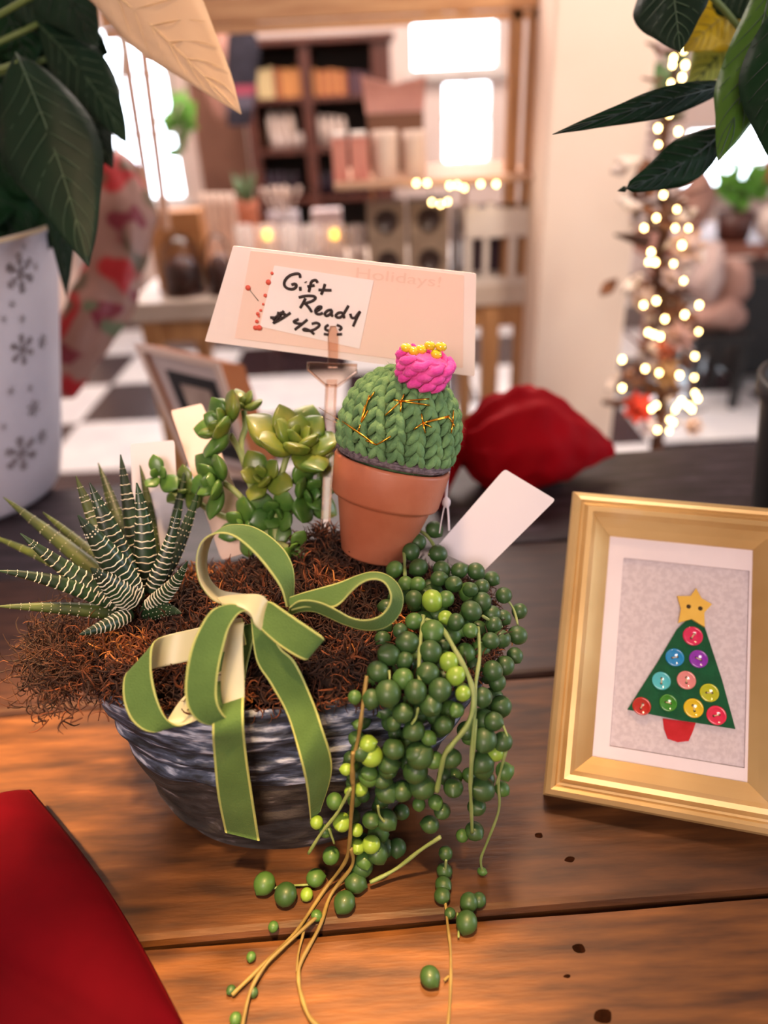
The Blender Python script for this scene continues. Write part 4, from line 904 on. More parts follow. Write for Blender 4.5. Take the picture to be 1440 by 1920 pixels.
# right plant
qR = OY(1428, 700, .66); pc = Vector((qR.x+.128, .70, 0))
pr = thing('poinsettia', pc+Vector((0, 0, .16)), 'dark leaved poinsettia with a yellow bract at the upper right', 'poinsettia')
for a in [(1415, -10, .66, 1282, 96, .64, 58, 56, m_ye, mat('yellow_vein', 'a08c1c', rough=.5), (-6, -6)), (1400, 50, .68, 1288, 178, .70, 50, 40, mat('pale_green_bract', 'a8b860', 'b4c070', rough=.5, trl=.4), m_vn, (0, -14)),
    (1372, 158, .58, 1036, 252, .52, 28, 24, m_lfd, m_vnd, (30, -16)), (1362, 238, .60, 1158, 358, .56, 44, 40, m_lfd, m_vnd, (26, 22)), (1255, -90, .58, 1276, 97, .56, 76, 62, m_lf, m_vn, (0, 6)),
    (1458, -90, .56, 1346, 302, .54, 52, 52, m_lfb, m_vn, (22, 0), 0, .25, True, .62), (1490, -20, .52, 1466, 330, .50, 82, 60, m_lfd, m_vnd, (-10, 0)), (1360, -90, .64, 1425, 40, .62, 60, 60, m_lf, m_vn, (0, 0)),
    (1480, 280, .62, 1560, 420, .62, 60, 60, m_lfd, m_vnd, (0, 0)), (1520, 60, .70, 1700, 40, .72, 70, 60, m_lf, m_vn, (0, -20)), (1520, 120, .72, 1680, 300, .74, 70, 60, m_lfd, m_vnd, (10, -10)),
    (1500, -40, .72, 1600, -260, .74, 70, 60, m_lf, m_vn, (0, 0)), (1490, -60, .74, 1400, -260, .76, 70, 60, m_ye, MATS['yellow_vein'], (0, 0)), (1510, 200, .62, 1640, 330, .58, 60, 60, m_lfd, m_vnd, (0, 0))]: big_leaf(pr, *a)
b = MB()
for (x, y, t) in ((1400, 0, .66), (1372, 158, .58), (1362, 238, .60), (1255, -90, .58), (1412, -60, .56), (1475, -20, .52), (1340, -70, .64), (1395, 55, .68), (1480, 280, .62)):
    b.tube(smooth_path([pc+Vector((0, 0, .2)), P(1470, 180, .66), P(x, y, t)], 6), .0026, 6)
b.tube([pc+Vector((0, 0, .05)), pc+Vector((0, 0, .24))], .007, 8); b.build('stem', MATS['poinsettia_stem'], pr)
MB().lathe([(0, .15), (.085, .148)], 32, Matrix.Translation(pc)).build('soil', m_soil, pr)
dp = thing('plant_pot', pc, 'black plant pot cut off by the right edge of the photo', 'plant pot')
MB().lathe([(0, .001), (.068, .001), (.072, .004), (.09, .15), (.096, .152), (.097, .17), (.093, .172), (.088, .168), (.066, .01), (0, .008)], 56, Matrix.Translation(pc)).build('pot_wall', m_black, dp)

# ================================================================== SHADOW BOX FRAME
TL, TR, BR_, BLq = P(254, 644, 1.06), P(412, 680, .99), P(478, 868, .985), P(352, 862, 1.035)
BLq = OZ(352, 872, .0); BR_ = OZ(486, 905, .0)
sb = thing('shadow_box_frame', BLq, 'tilted wooden shadow box frame with black mat behind the sedum', 'picture frame')
def Q(u, v, l=0.):
    p = TL*(1-u)*(1-v)+TR*u*(1-v)+BR_*u*v+BLq*(1-u)*v; n_ = (TR-TL).cross(BLq-TL).normalized(); n_ = -n_ if n_.dot(fw) < 0 else n_; return p+n_*l
def quad(b, u0, v0, u1, v1, l0, l1, mi=0): b.prism([Q(u0, v0, l0), Q(u1, v0, l0), Q(u1, v1, l0), Q(u0, v1, l0)], Q(.5, .5, l1)-Q(.5, .5, l0), mi)
m_wl = mat('box_frame_face', 'c2aea4', 'b5a096', rough=.5, scale=9); m_ob = mat('box_frame_side', '8a4a20', 'a05c2c', rough=.45, scale=9)
for r in ((0, 0, 1, .06), (0, .94, 1, 1), (0, .06, .07, .94), (.93, .06, 1, .94)):
    b = MB(); quad(b, *r, -.004, .0); b.build('frame_face', m_wl, sb, smooth=False); b = MB(); quad(b, *r, .0005, .05); b.build('frame_side', m_ob, sb, smooth=False)
b = MB(); quad(b, .07, .06, .93, .94, .008, .012); b.build('inner_liner', mat('liner', 'a89c9c', rough=.6), sb, smooth=False)
b = MB(); quad(b, .22, .18, .82, .86, .006, .0078); b.build('black_mat', m_black, sb, smooth=False)
b = MB(); quad(b, .36, .28, .72, .74, .004, .0058); b.build('artwork', mat('art_print', '9c8c84', '5c4c4c', rough=.7, scale=18), sb, smooth=False)

# ================================================================== FLORAL FABRIC BAG (left, hanging behind the bucket)
m_flor = None
def floral():
    m = bpy.data.materials.new('floral_print'); m.use_nodes = True; nt = m.node_tree; b = nt.nodes['Principled BSDF']; b.inputs['Roughness'].default_value = .5
    tc = nt.nodes.new('ShaderNodeTexCoord'); base = None
    col = nt.nodes.new('ShaderNodeRGB'); col.outputs[0].default_value = rgb('9c7468'); cur = col.outputs[0]
    for sc_, th, c, off in ((9, .54, 'a8141c', 0), (11, .57, '5c4c38', 7), (16, .64, '7a2030', 13), (13, .66, '6c7458', 21)):
        mp = nt.nodes.new('ShaderNodeMapping'); mp.inputs['Location'].default_value = (off, off*.3, 0); nt.links.new(tc.outputs['Object'], mp.inputs[0])
        n = nt.nodes.new('ShaderNodeTexNoise'); n.inputs['Scale'].default_value = sc_; n.inputs['Detail'].default_value = 1.5; nt.links.new(mp.outputs[0], n.inputs[0])
        r = nt.nodes.new('ShaderNodeValToRGB'); r.color_ramp.elements[0].position = th-.02; r.color_ramp.elements[1].position = th+.02; nt.links.new(n.outputs[0], r.inputs[0])
        mx = nt.nodes.new('ShaderNodeMix'); mx.data_type = 'RGBA'; nt.links.new(r.outputs[0], mx.inputs[0]); nt.links.new(cur, mx.inputs[6]); mx.inputs[7].default_value = rgb(c); cur = mx.outputs[2]
    nt.links.new(cur, b.inputs['Base Color']); return m
m_flor = floral()
stq = [(212, 286, 22), (214, 315, 46), (220, 370, 60), (222, 430, 62), (216, 490, 58), (198, 545, 62), (176, 590, 66), (150, 640, 58), (132, 690, 44), (112, 745, 26)]
pts = smooth_path([Vector((x, y, r)) for x, y, r in stq], 5); rows = []
for i, s in enumerate(pts):
    T_ = 1.32; c = P(s.x, s.y, T_); r = []
    for j in range(36):
        a = 2*math.pi*j/36; k = 1+.22*noise.noise(Vector((math.cos(a)*2, math.sin(a)*2, i*.2)))
        r.append(c+(RT*math.cos(a)+fw*.6*math.sin(a))*M(s.z, T_)*k)
    rows.append(r)
b = MB(); b.grid(rows, closed=True); b.add(rows[0], [tuple(range(35, -1, -1))]); b.add(rows[-1], [tuple(range(36))])
fb = thing('fabric_stocking', P(218, 300, 1.32), 'pink and red floral print fabric stocking hanging behind the bucket', 'stocking')
b.build('stocking_body', m_flor, fb); MB().tube([P(222, 296, 1.32), P(226, 200, 1.34), OY(232, 22, 1.46)], .003, 6).build('hanging_cord', m_cream, fb)

# ================================================================== FAIRY LIGHT TWIG TREE
TY_ = 1.45; m_twig = mat('twig_brown', '3a2016', '6a4028', rough=.8, scale=30, bump=.5); m_dry = mat('dry_leaf', '5a3220', '8a5838', rough=.8, scale=20)
m_bulb = mat('warm_bulb', 'ffd68a', rough=.3, emit=26.); m_white_f = mat('white_fluff', 'd8c8c0', 'c4b0a8', rough=.9, scale=30)
base = OY(1240, 830, TY_); base.z = FZ
tr = thing('twig_tree', base, 'brown twig tree wound with fairy lights beside the cream pillar', 'tree')
tx = lambda x, y, dy=0.: OY(x, y, TY_+dy)
b = MB(); trunk = [base]+[tx(*q) for q in ((1238, 780), (1250, 640), (1236, 500), (1248, 420), (1240, 300), (1255, 200), (1268, 110), (1275, 60))]
b.tube(smooth_path(trunk, 5), [.016-.011*i/40 for i in range(41)], 8)
for k in range(46):
    y = random.uniform(90, 810); x = 1245+random.uniform(-10, 12); sgn = random.choice((-1, 1)); L = random.uniform(30, 75)*(.55 if y < 330 else 1); a = random.uniform(-.9, .5)
    b.tube([tx(x, y), tx(x+sgn*L*.5, y+L*.5*a+random.uniform(-8, 8), random.uniform(-.04, .04)), tx(x+sgn*L, y+L*a, random.uniform(-.06, .06))], [.005, .0035, .0015], 5)
b.tube([tx(1215, 455), tx(1180, 445), tx(1152, 440)], [.012, .008, .002], 6); b.tube([tx(1200, 748), tx(1160, 756), tx(1130, 754)], [.010, .010, .005], 6); b.tube([tx(1215, 300), tx(1190, 350), tx(1195, 410)], [.012, .01, .004], 6)
b.build('twigs', m_twig, tr)
def leafy(cx, cy, L, W, a, m_, root, Yd=0., nm='dry_leaf', Y0=TY_, TT=1.45):
    c = OY(cx, cy, Y0+Yd); d = RT*math.cos(a)+UP*math.sin(a); s_ = RT*-math.sin(a)+UP*math.cos(a); l, w_ = M(L, TT), M(W, TT); o_ = -fw
    rows = [[c+d*l*(i/8-.5)+s_*w_*x*math.sin(math.pi*min(.97, max(.04, i/8)))**.8+o_*(.25*w_*(1-abs(x))+.004*math.sin(i)) for x in (-1, -.5, 0, .5, 1)] for i in range(9)]
    return mod(MB().grid(rows).build(nm, m_, root), 'SOLIDIFY', thickness=.001)
for k in range(70):
    y = random.uniform(300, 800); x = 1235+random.gauss(0, 34)
    leafy(x, y, random.uniform(22, 52), random.uniform(6, 14), random.uniform(-1.5, 1.5), random.choice((m_dry, m_dry, m_twig, m_white_f)), tr, random.uniform(-.05, .06))
for (x, y, r, c) in ((1197, 765, 32, 'c8341c'), (1245, 655, 24, 'b0583c'), (1215, 800, 22, 'd0c4d0'), (1300, 800, 20, 'd8b8a8'), (1290, 460, 34, 'c8a89c'), (1262, 520, 26, 'b8a0a0'), (1275, 630, 30, 'b48c88'), (1205, 560, 26, 'a89088'), (1250, 700, 30, 'a07850')):
    for q in range(7):
        a = q*.9; leafy(x+r*.45*math.cos(a), y+r*.45*math.sin(a), r*1.1, r*.32, -a, mat('blossom_'+c, c, rough=.8), tr, -.05, 'petal')
BUL = [(1261, 121), (1285, 121), (1279, 144), (1258, 155), (1282, 94), (1263, 108), (1255, 214), (1234, 239), (1272, 245), (1235, 270), (1295, 309), (1244, 364), (1269, 391), (1231, 407), (1208, 426), (1266, 426), (1291, 426), (1279, 458), (1221, 471), (1216, 490), (1229, 490), (1263, 493), (1282, 525), (1231, 562), (1207, 570), (1311, 570), (1284, 588), (1247, 596), (1216, 621), (1226, 625), (1238, 629), (1310, 620), (1303, 666), (1167, 672), (1210, 689), (1236, 697), (1274, 701), (1302, 706), (1167, 725), (1303, 735), (1278, 750), (1297, 765), (1290, 758), (1231, 758), (1222, 764), (1266, 767), (1256, 785), (1233, 804), (1255, 806), (1308, 745), (1270, 760), (1262, 790)]
fs = thing('fairy_lights', tx(1240, 400, -.07), 'string of warm glowing fairy lights wound round the twig tree', 'string lights')
b = MB(); b.tube(smooth_path([tx(x, y, -.066) for x, y in sorted(BUL, key=lambda q: q[1])], 3), .0008, 4); b.build('wire', mat('light_wire', '3c3a20', rough=.6), fs)
b0 = MB().ball((0, 0, 0), (1, 1, 1.3), 10, 7).build('bulb', m_bulb, fs); f1 = True
for (x, y) in BUL:
    o = b0 if f1 else b0.copy()
    if not f1: COL.objects.link(o); o.parent = fs
    f1 = False; s_ = random.choice((.0026, .003, .0034)); o.scale = (s_, s_, s_); o.location = tx(x, y, -.07)-fs.location

# ================================================================== SHOP DISPLAY HUTCH
HY = 1.9
def ext(x0, x1, y0, y1, Y):
    xm, ym = (x0+x1)/2, (y0+y1)/2; return OY(x0, ym, Y).x, OY(x1, ym, Y).x, OY(xm, y1, Y).z, OY(xm, y0, Y).z
def pbox(b, x0, x1, y0, y1, Y, D, mi=0, zb=None, zt=None):
    a, c, z0, z1 = ext(x0, x1, y0, y1, Y); b.box((a, Y, z0 if zb is None else zb), (c, Y+D, z1 if zt is None else zt), mi); return b
ht = thing('display_hutch', (-.1, HY, FZ), 'pale wooden framed shop hutch with white counter behind the sign', 'display stand')
CT = 0.0                                         # counter top height
XLh, XRh = OY(235, 560, HY).x, OY(1008, 540, HY).x
bevel(MB().box((XLh, HY, -.05), (XRh, HY+.62, CT)).build('countertop', mat('counter_white', 'c8b8ac', 'bcaa9c', rough=.4, scale=9), ht, smooth=False), .004)
for x in (XLh+.02, OY(905, 650, HY).x, XRh-.05):
    for y in (HY+.01, HY+.55): bevel(MB().box((x, y, FZ), (x+.045, y+.045, -.051)).build('leg', m_pine, ht, smooth=False), .003)
MB().box((XLh+.03, HY+.02, -.11), (XRh-.03, HY+.04, -.051)).build('apron', m_pine, ht, smooth=False)
SZ = OY(790, 330, HY+.05).z
for (x0, x1) in ((955, 978), (990, 1003)):
    a, c, _, _ = ext(x0, x1, 60, 380, HY); b = MB().box((a, HY+.02, CT), (c, HY+.06, .66)); bevel(b.build('post', m_pine, ht, smooth=False), .003)
a, c, _, _ = ext(1006, 1026, 60, 380, HY); MB().box((a, HY+.03, CT), (c, HY+.05, .66)).build('side_panel', mat('grey_panel', '9a96a8', rough=.5), ht, smooth=False)
aL = OY(180, 20, HY).x; z20, z45 = OY(560, 18, HY).z, OY(560, 42, HY).z
MB().box((aL, HY+.015, z20-.015), (XRh, HY+.06, z20+.03)).build('top_beam', m_pine_h, ht, smooth=False); MB().box((aL, HY+.02, z45-.012), (XRh, HY+.05, z45+.004)).build('lower_beam', m_pine_h, ht, smooth=False)
for (x0, x1) in ((430, 478), (800, 830), (860, 885)):
    a, c, _, _ = ext(x0, x1, 20, 40, HY); MB().box((a, HY+.022, z45+.004), (c, HY+.045, z20-.015)).build('beam_spacer', m_pine_h, ht, smooth=False)
a, c, _, _ = ext(625, 955, 320, 330, HY)
bevel(MB().box((a, HY-.02, SZ-.016), (XRh-.02, HY+.34, SZ)).build('upper_shelf', mat('shelf_wood', 'c09a80', 'b58c70', rough=.5, scale=8, stretch=(1, 6, 6)), ht, smooth=False), .003)
for xx in (700, 900):
    p = OY(xx, 335, HY); MB().tube([Vector((p.x, HY+.3, SZ-.016)), Vector((p.x, HY+.31, CT+.0))], .006, 6).build('shelf_bracket', m_pine, ht)
for (xa_, ya_, xb_, yb_) in ((226, 40, 287, 430), (262, 40, 312, 430)):
    o = MB(); A = OY(xa_, ya_, HY-.02); B = OY(xb_, yb_, HY-.02); o.tube([A, B], .0115, 4); o = o.build('ladder_rail', mat('pale_pink_wood', 'd8a98c', 'c89878', rough=.5, scale=6), ht, smooth=False)
A = OY(190, 60, HY-.02)
BU2 = [(782, 342), (802, 342), (844, 347), (858, 346), (871, 351), (902, 344), (931, 344), (811, 378), (827, 382), (840, 377)]
f2_ = thing('fairy_lights', OY(850, 350, HY-.03), 'short string of white lights under the upper display shelf', 'string lights')
MB().tube(smooth_path([OY(x, y, HY-.028) for x, y in sorted(BU2)], 3), .001, 4).tube([OY(782, 342, HY-.028), OY(780, 332, HY-.01)], .001, 4).tube([OY(931, 344, HY-.028), OY(932, 330, HY-.01)], .001, 4).build('wire', MATS['light_wire'], f2_)
for (x, y) in BU2:
    o = b0.copy(); COL.objects.link(o); o.parent = f2_; o.scale = (.0032,)*3; o.location = OY(x, y, HY-.03)-f2_.location
# ---- items on the counter and shelf
def item(name, label, cat, x0, x1, y0, y1, Y, D, m_, rest=None, round_=False, group=None, lid=None, top_k=1., bv=.002):
    a, c, z0, z1 = ext(x0, x1, y0, y1, Y); z0 = rest if rest is not None else z0; xm = (a+c)/2; r = (c-a)/2
    o = thing(name, (xm, Y+(r if round_ else D/2), z0), label, cat, group); h = z1-z0
    if round_:
        hb = h*(.84 if lid else 1.)
        MB().lathe([(0, 0), (r*.96, 0), (r, .003), (r, hb*.8), (r*top_k, hb), (r*top_k*.94, hb), (r*.9, hb*.5), (0, hb*.5)], 24, Matrix.Translation((xm, Y+r, z0))).build('body', m_, o)
        if lid: MB().lathe([(0, hb), (r*.9, hb), (r*.92, h), (0, h)], 20, Matrix.Translation((xm, Y+r, z0))).build('lid', lid, o)
    else:
        bevel(MB().box((a, Y, z0), (c, Y+D, z0+h*(.9 if lid else 1))).build('body', m_, o, smooth=False), bv)
        if lid: bevel(MB().box((a+.003, Y+.003, z0+h*.9), (c-.003, Y+D-.003, z1)).build('lid', lid, o, smooth=False), bv)
    return o, (a, c, z0, z1)
mpk, mpk2, mgb = mat('pink_box', 'd08c7c', 'c47c70', rough=.6), mat('rose_paper', 'c89c94', 'bc8e88', rough=.7), mat('kraft_dark', '6a4a38', rough=.7)
m_wx = mat('ivory_wax', 'e0cabc', 'd4bcae', rough=.5)
item('gift_box', 'coral box at the left end of the upper display shelf', 'box', 622, 650, 250, 312, HY+.02, .06, mpk, SZ, lid=m_white)
item('gift_box', 'second coral box from the left on the upper display shelf', 'box', 656, 690, 248, 312, HY+.02, .06, mpk, SZ, lid=m_white)
item('pillar_candle', 'pale pink pillar candle left of its twin on the upper shelf', 'candle', 699, 746, 246, 308, HY+.02, .05, m_wx, SZ, True)
item('pillar_candle', 'pale pink pillar candle right of its twin on the upper shelf', 'candle', 757, 800, 246, 308, HY+.02, .05, m_wx, SZ, True)
o, (a, c, z0, z1) = item('gift_box', 'tall wide brown gift box behind the candles on the upper shelf', 'box', 690, 795, 212, 310, HY+.17, .1, mgb, SZ)
bg = thing('paper_bag', ((a+c)/2, HY+.2, z1), 'pink paper gift bag with open top above the pink candles', 'gift bag'); zt = OY(740, 148, HY+.18).z
b = MB(); n = 12
for s_ in (0, 1):
    y0 = HY+.18+s_*.07; b.add([(a, y0, z1), (c, y0, z1), (c+.008, y0+(s_-.5)*.03, zt+.004), ((a+c)/2, y0+(s_-.5)*.02, zt-.012), (a-.008, y0+(s_-.5)*.03, zt+.01)], [(0, 1, 2, 3, 4)])
b.add([(a, HY+.18, z1), (a, HY+.25, z1), (a-.008, HY+.265, zt+.01), (a-.008, HY+.165, zt+.01)], [(0, 1, 2, 3)]); b.add([(c, HY+.18, z1), (c, HY+.25, z1), (c+.008, HY+.265, zt+.004), (c+.008, HY+.165, zt+.004)], [(0, 1, 2, 3)])
mod(b.build('bag_body', mpk2, bg, smooth=False), 'SOLIDIFY', thickness=.002)
# patterned boxes 2 x 2 with round dark windows
m_pat = mat('grey_brown_card', '94806f', '857060', rough=.7, scale=20); zz = [CT, None]
zmid = OY(770, 445, HY+.06).z; ztop = OY(770, 380, HY+.06).z
for ci, (x0, x1) in enumerate(((690, 762), (768, 842))):
    for ri, (za, zb_) in enumerate(((CT, zmid-.001), (zmid, ztop))):
        a, c, _, _ = ext(x0, x1, 400, 500, HY+.06)
        o = thing('treat_box', ((a+c)/2, HY+.06, za), '%s %s taupe box with dark round window in the counter stack' % (('lower', 'upper')[ri], ('left', 'right')[ci]), 'box', 'taupe boxes stacked on the counter')
        bevel(MB().box((a, HY+.06, za), (c, HY+.16, zb_)).build('body', m_pat, o, smooth=False), .002)
        MB().lathe([(0, 0), ((c-a)*.3, 0), ((c-a)*.3, .002)], 20, frame_z(((a+c)/2, HY+.0585, (za+zb_)/2), (0, -1, 0))).build('window', mat('dark_window', '382826', rough=.3), o)
item('taupe_bottle', 'narrow grey bottle right of the stacked taupe boxes', 'bottle', 846, 864, 386, 490, HY+.06, .02, mat('grey_metal', '8a8488', rough=.3, metal=.6), CT, True, top_k=.5)
# white slatted lantern
a, c, z0, z1 = ext(872, 1004, 388, 545, HY+.005)
ln = thing('white_lantern', ((a+c)/2, HY+.05, CT), 'white wooden lantern box with tall openings on the counter right end', 'lantern')
H1 = z1-CT; w_ = c-a
for x0_, x1_ in ((a, a+w_*.1), (a+w_*.26, a+w_*.34), (a+w_*.62, a+w_*.74), (a+w_*.9, c)): bevel(MB().box((x0_, HY+.008, CT+.018), (x1_, HY+.022, CT+H1*.62)).build('slat', m_white, ln, smooth=False), .002)
bevel(MB().box((a, HY+.005, CT), (c, HY+.12, CT+.018)).build('base', m_white, ln, smooth=False), .002); bevel(MB().box((a, HY+.005, CT+H1*.62), (c, HY+.12, CT+H1*.97)).build('top', m_white, ln, smooth=False), .002)
MB().box((a+.003, HY+.09, CT+.018), (c-.003, HY+.115, CT+H1*.62)).build('back_panel', mat('plum_dark', '3a2230', rough=.5), ln, smooth=False)
for i in range(4): MB().box((a+w_*(.06+.25*i), HY+.02, z1-.006), (a+w_*(.17+.25*i), HY+.05, z1+.006)).build('crenel', m_white, ln, smooth=False)
# wooden crate, cloches, jars
item('wooden_crate', 'light wooden board crate at the left of the counter', 'crate', 278, 378, 397, 470, HY+.12, .08, mat('light_crate', 'c08858', 'b07848', rough=.5, scale=8, stretch=(1, 6, 6)), CT)
def dome(x0, x1, y0, y1, Y, lab, fill, rest=CT):
    a, c, z0, z1 = ext(x0, x1, y0, y1, Y); r = (c-a)/2; z0 = rest; h = z1-z0; xm = (a+c)/2; fr_ = Matrix.Translation((xm, Y+r, z0))
    o = thing('glass_cloche', (xm, Y+r, z0), lab, 'cloche')
    MB().lathe([(0, .0), (r, .0), (r, .006), (0, .007)], 28, fr_).build('base', m_darkwood, o)
    MB().lathe([(r*.93, .008), (r*.93, h*.55), (r*.75, h*.82), (r*.4, h*.95), (.001, h*.98)]+[(.004, h), (.005, h*1.05), (.0, h*1.06)], 28, fr_).build('glass_dome', m_glass, o)
    MB().lathe([(0, .0075), (r*.8, .0075), (r*.82, h*.4), (r*.5, h*.6), (0, h*.66)], 20, fr_).build('chocolate_mound', fill, o)
m_ch = mat('chocolate', '2c1412', '4a2620', rough=.4, scale=40, bump=1, bscale=60); m_ch2 = mat('plum_treats', '5a2430', '703040', rough=.5, scale=40)
dome(288, 372, 445, 548, HY+.03, 'left glass dome over dark chocolates on the counter', m_ch); dome(376, 432, 440, 548, HY+.03, 'narrow glass dome of dark treats just left of the sign', m_ch)
m_amb = mat('amber_glow', 'ffb020', rough=.4, emit=9.)
m_milk = mat('milky_glass', 'e4d6d0', rough=.2, coat=.3); m_milk.node_tree.nodes['Principled BSDF'].inputs['Alpha'].default_value = .35
jx = [(440, 478), (482, 520), (524, 562), (566, 604), (608, 648), (652, 686)]
for i, (x0, x1) in enumerate(jx):
    a, c, z0, z1 = ext(x0, x1, 425, 500, HY+.10+.02*(i % 2)); Y = HY+.10+.02*(i % 2); r = (c-a)/2
    o = thing('candle_jar', ((a+c)/2, Y+r, CT), ('%s glass jar in the row behind the sign' % ('leftmost', 'second from left', 'third from left', 'fourth from left', 'fifth from left', 'rightmost')[i]), 'jar', 'glass jars in a row on the counter')
    fr_ = Matrix.Translation(((a+c)/2, Y+r, CT)); h = z1-CT
    MB().lathe([(0, .001), (r, .001), (r, h), (r*.93, h), (r*.93, .006), (0, .006)], 24, fr_).build('jar', m_milk, o)
    MB().lathe([(0, .008), (r*.85, .008), (r*.85, h*.5), (0, h*.5)], 20, fr_).build('filling', (m_ch2, m_wx, m_ch2, m_ch, m_ch2, m_wx)[i], o)
    if i in (1, 4): MB().ball(((a+c)/2, Y+r, CT+h*.84), (.010, .010, .013)).build('flame', m_amb, o)
pp, (a, c, z0, z1) = item('terracotta_pot', 'small terracotta pot of green leaves on the hutch counter', 'plant pot', 442, 482, 378, 424, HY+.3, .05, m_terra, CT, True, top_k=1.08)
b = MB()
for k in range(26):
    an = random.uniform(0, 6.28); e = random.uniform(.2, 1); b.tube([Vector(((a+c)/2, HY+.3+(c-a)/2, z1-.01)), Vector(((a+c)/2+.02*math.cos(an), HY+.33+.02*math.sin(an), z1+.03*e)), Vector(((a+c)/2+.04*math.cos(an)*e, HY+.33+.03*math.sin(an), z1+.075*e))], [.002, .0045, .001], 5)
b.build('foliage', mat('herb_green', '4c6a48', '66805c', rough=.6), pp)
ORD5 = ('leftmost', 'second from left', 'third from left', 'fourth from left', 'rightmost')
for i, (x0, x1) in enumerate(((374, 386), (388, 400), (402, 414), (416, 428), (430, 442))): item('taper_candle', 'ivory candle in the row behind the crate, %s of five' % ORD5[i], 'candle', x0, x1, 362, 420, HY+.42, .02, m_wx, CT, True, group='ivory candles in a row')
# white utensils / feathers in a holder
fh, (a, c, z0, z1) = item('white_holder', 'grey holder of white spoons standing behind the jars', 'holder', 500, 560, 400, 440, HY+.35, .05, mat('grey_tin', 'a8a0a8', rough=.4), CT, True)
for k in range(12):
    an = random.uniform(0, 6.28); p = Vector(((a+c)/2+.018*math.cos(an), HY+.38+.018*math.sin(an), z1-.02)); q = p+Vector((.035*math.cos(an), .02*math.sin(an), .075)); b = MB(); b.tube([p, (p+q)/2, q], .002, 5); b.ball(q, (.008, .004, .012)); b.build('spoon', m_white_f, fh)
# wire basket of reflective pieces between
item('clear_box', 'clear box of white sweets behind the rightmost jar', 'box', 585, 640, 395, 440, HY+.35, .06, mat('sweets', 'cfc0c0', 'b0a0a8', rough=.5, scale=50), CT)
item('wreath_tin', 'dark green tin at the right end under the shelf', 'tin', 905, 960, 335, 392, HY+.25, .05, mat('dark_green_tin', '2c3428', '4a4c3c', rough=.5, scale=40), None, True) if False else None

# ================================================================== BOOKCASE AND FAR THINGS
BY = 4.0
bcx0, bcx1 = OY(458, 200, BY).x, OY(735, 200, BY).x; zt_ = OY(600, 66, BY).z
bs = thing('bookcase', ((bcx0+bcx1)/2, BY, FZ), 'dark brown wooden bookcase of jars and books by the back wall', 'bookcase')
zs = [OY(600, y, BY).z for y in (180, 277, 370)]+[-.28, -.58, FZ+.06]
xm = OY(577, 200, BY).x
for x0, x1 in ((bcx0, bcx0+.05), (xm-.025, xm+.025), (bcx1-.09, bcx1)): bevel(MB().box((x0, BY, FZ), (x1, BY+.3, zt_-.03)).build('upright', m_darkwood, bs, smooth=False), .004)
bevel(MB().box((bcx0-.02, BY-.02, zt_-.03), (bcx1+.02, BY+.32, zt_)).build('top_board', m_darkwood, bs, smooth=False), .004)
MB().box((bcx0, BY+.3, FZ), (bcx1, BY+.32, zt_-.03)).build('back_board', mat('bookcase_back', '1c1210', '261814', rough=.7), bs, smooth=False)
for z in zs: MB().box((bcx0+.05, BY+.005, z-.022), (bcx1-.09, BY+.3, z)).build('shelf', m_darkwood, bs, smooth=False)
ORD = ('leftmost', 'second from left', 'third from left', 'fourth from left', 'fifth from left', 'sixth from left', 'seventh from left', 'eighth from left')
NUM = {3: 'three', 4: 'four', 5: 'five', 6: 'six', 7: 'seven', 8: 'eight'}
def row(names, x0, x1, n, ytop, zi, mats_, nm, lab, cat, grp, round_=False, lid=None, jit=.006):
    for i in range(n):
        xa_ = x0+(x1-x0)*i/n; xb_ = x0+(x1-x0)*(i+.9)/n
        a, c, _, _ = ext(xa_, xb_, ytop, ytop+40, BY); z1 = OY((xa_+xb_)/2, ytop, BY).z+random.uniform(-jit, jit); z0 = zs[zi]; r = (c-a)/2; m_ = mats_[i % len(mats_)]
        b = MB()
        if round_: b.lathe([(0, 0), (r, 0), (r, (z1-z0)*.78), (r*.72, (z1-z0)*.86), (r*.72, z1-z0), (0, z1-z0)], 14, Matrix.Translation(((a+c)/2, BY+.06+r, z0)))
        else: b.box((a, BY+.05, z0), (c, BY+.2, z1))
        o = b.build(nm, m_, None, smooth=round_); tag(o, lab if n == 1 else lab+', '+ORD[i]+(' of %s' % NUM[n]), cat, grp)
mcrm, mor, mbr, mdk = mat('cream_spine', 'c8b080', rough=.6), mat('orange_spine', 'c08048', rough=.6), mat('russet_spine', '9c5434', rough=.6), mat('dark_spine', '50323c', rough=.6)
row(0, 478, 510, 4, 128, 0, [mcrm], 'book', 'cream book at left end of bookcase top shelf', 'book', 'cream books left end of top shelf')
row(0, 512, 522, 1, 130, 0, [mbr], 'book', 'single russet book beside the cream books, bookcase top shelf', 'book', 'x') ; 
row(0, 524, 568, 6, 129, 0, [mor], 'book', 'orange book left of divider on top shelf', 'book', 'orange books left of the divider')
row(0, 586, 650, 8, 130, 0, [mor, mbr], 'book', 'warm toned book right of divider on top shelf', 'book', 'warm books right of the divider')
row(0, 654, 692, 5, 134, 0, [mdk], 'book', 'plum book at right end of top shelf', 'book', 'plum books right end of top shelf')
row(0, 462, 488, 1, 236, 1, [mat('orange_tub', 'c07850', rough=.5)], 'tub', 'orange tub at the left end of the bookcase middle shelf', 'tub', 'x', True)
row(0, 497, 552, 3, 208, 1, [m_wx], 'storage_jar', 'tall ivory jar left of divider on middle shelf', 'jar', 'tall ivory jars left of the divider', True)
row(0, 510, 570, 4, 250, 1, [m_white_f], 'storage_jar', 'squat white jar left of divider on middle shelf', 'jar', 'squat white jars left of the divider', True)
row(0, 594, 650, 4, 218, 1, [m_wx], 'storage_jar', 'ivory jar right of divider on middle shelf', 'jar', 'ivory jars right of the divider', True)
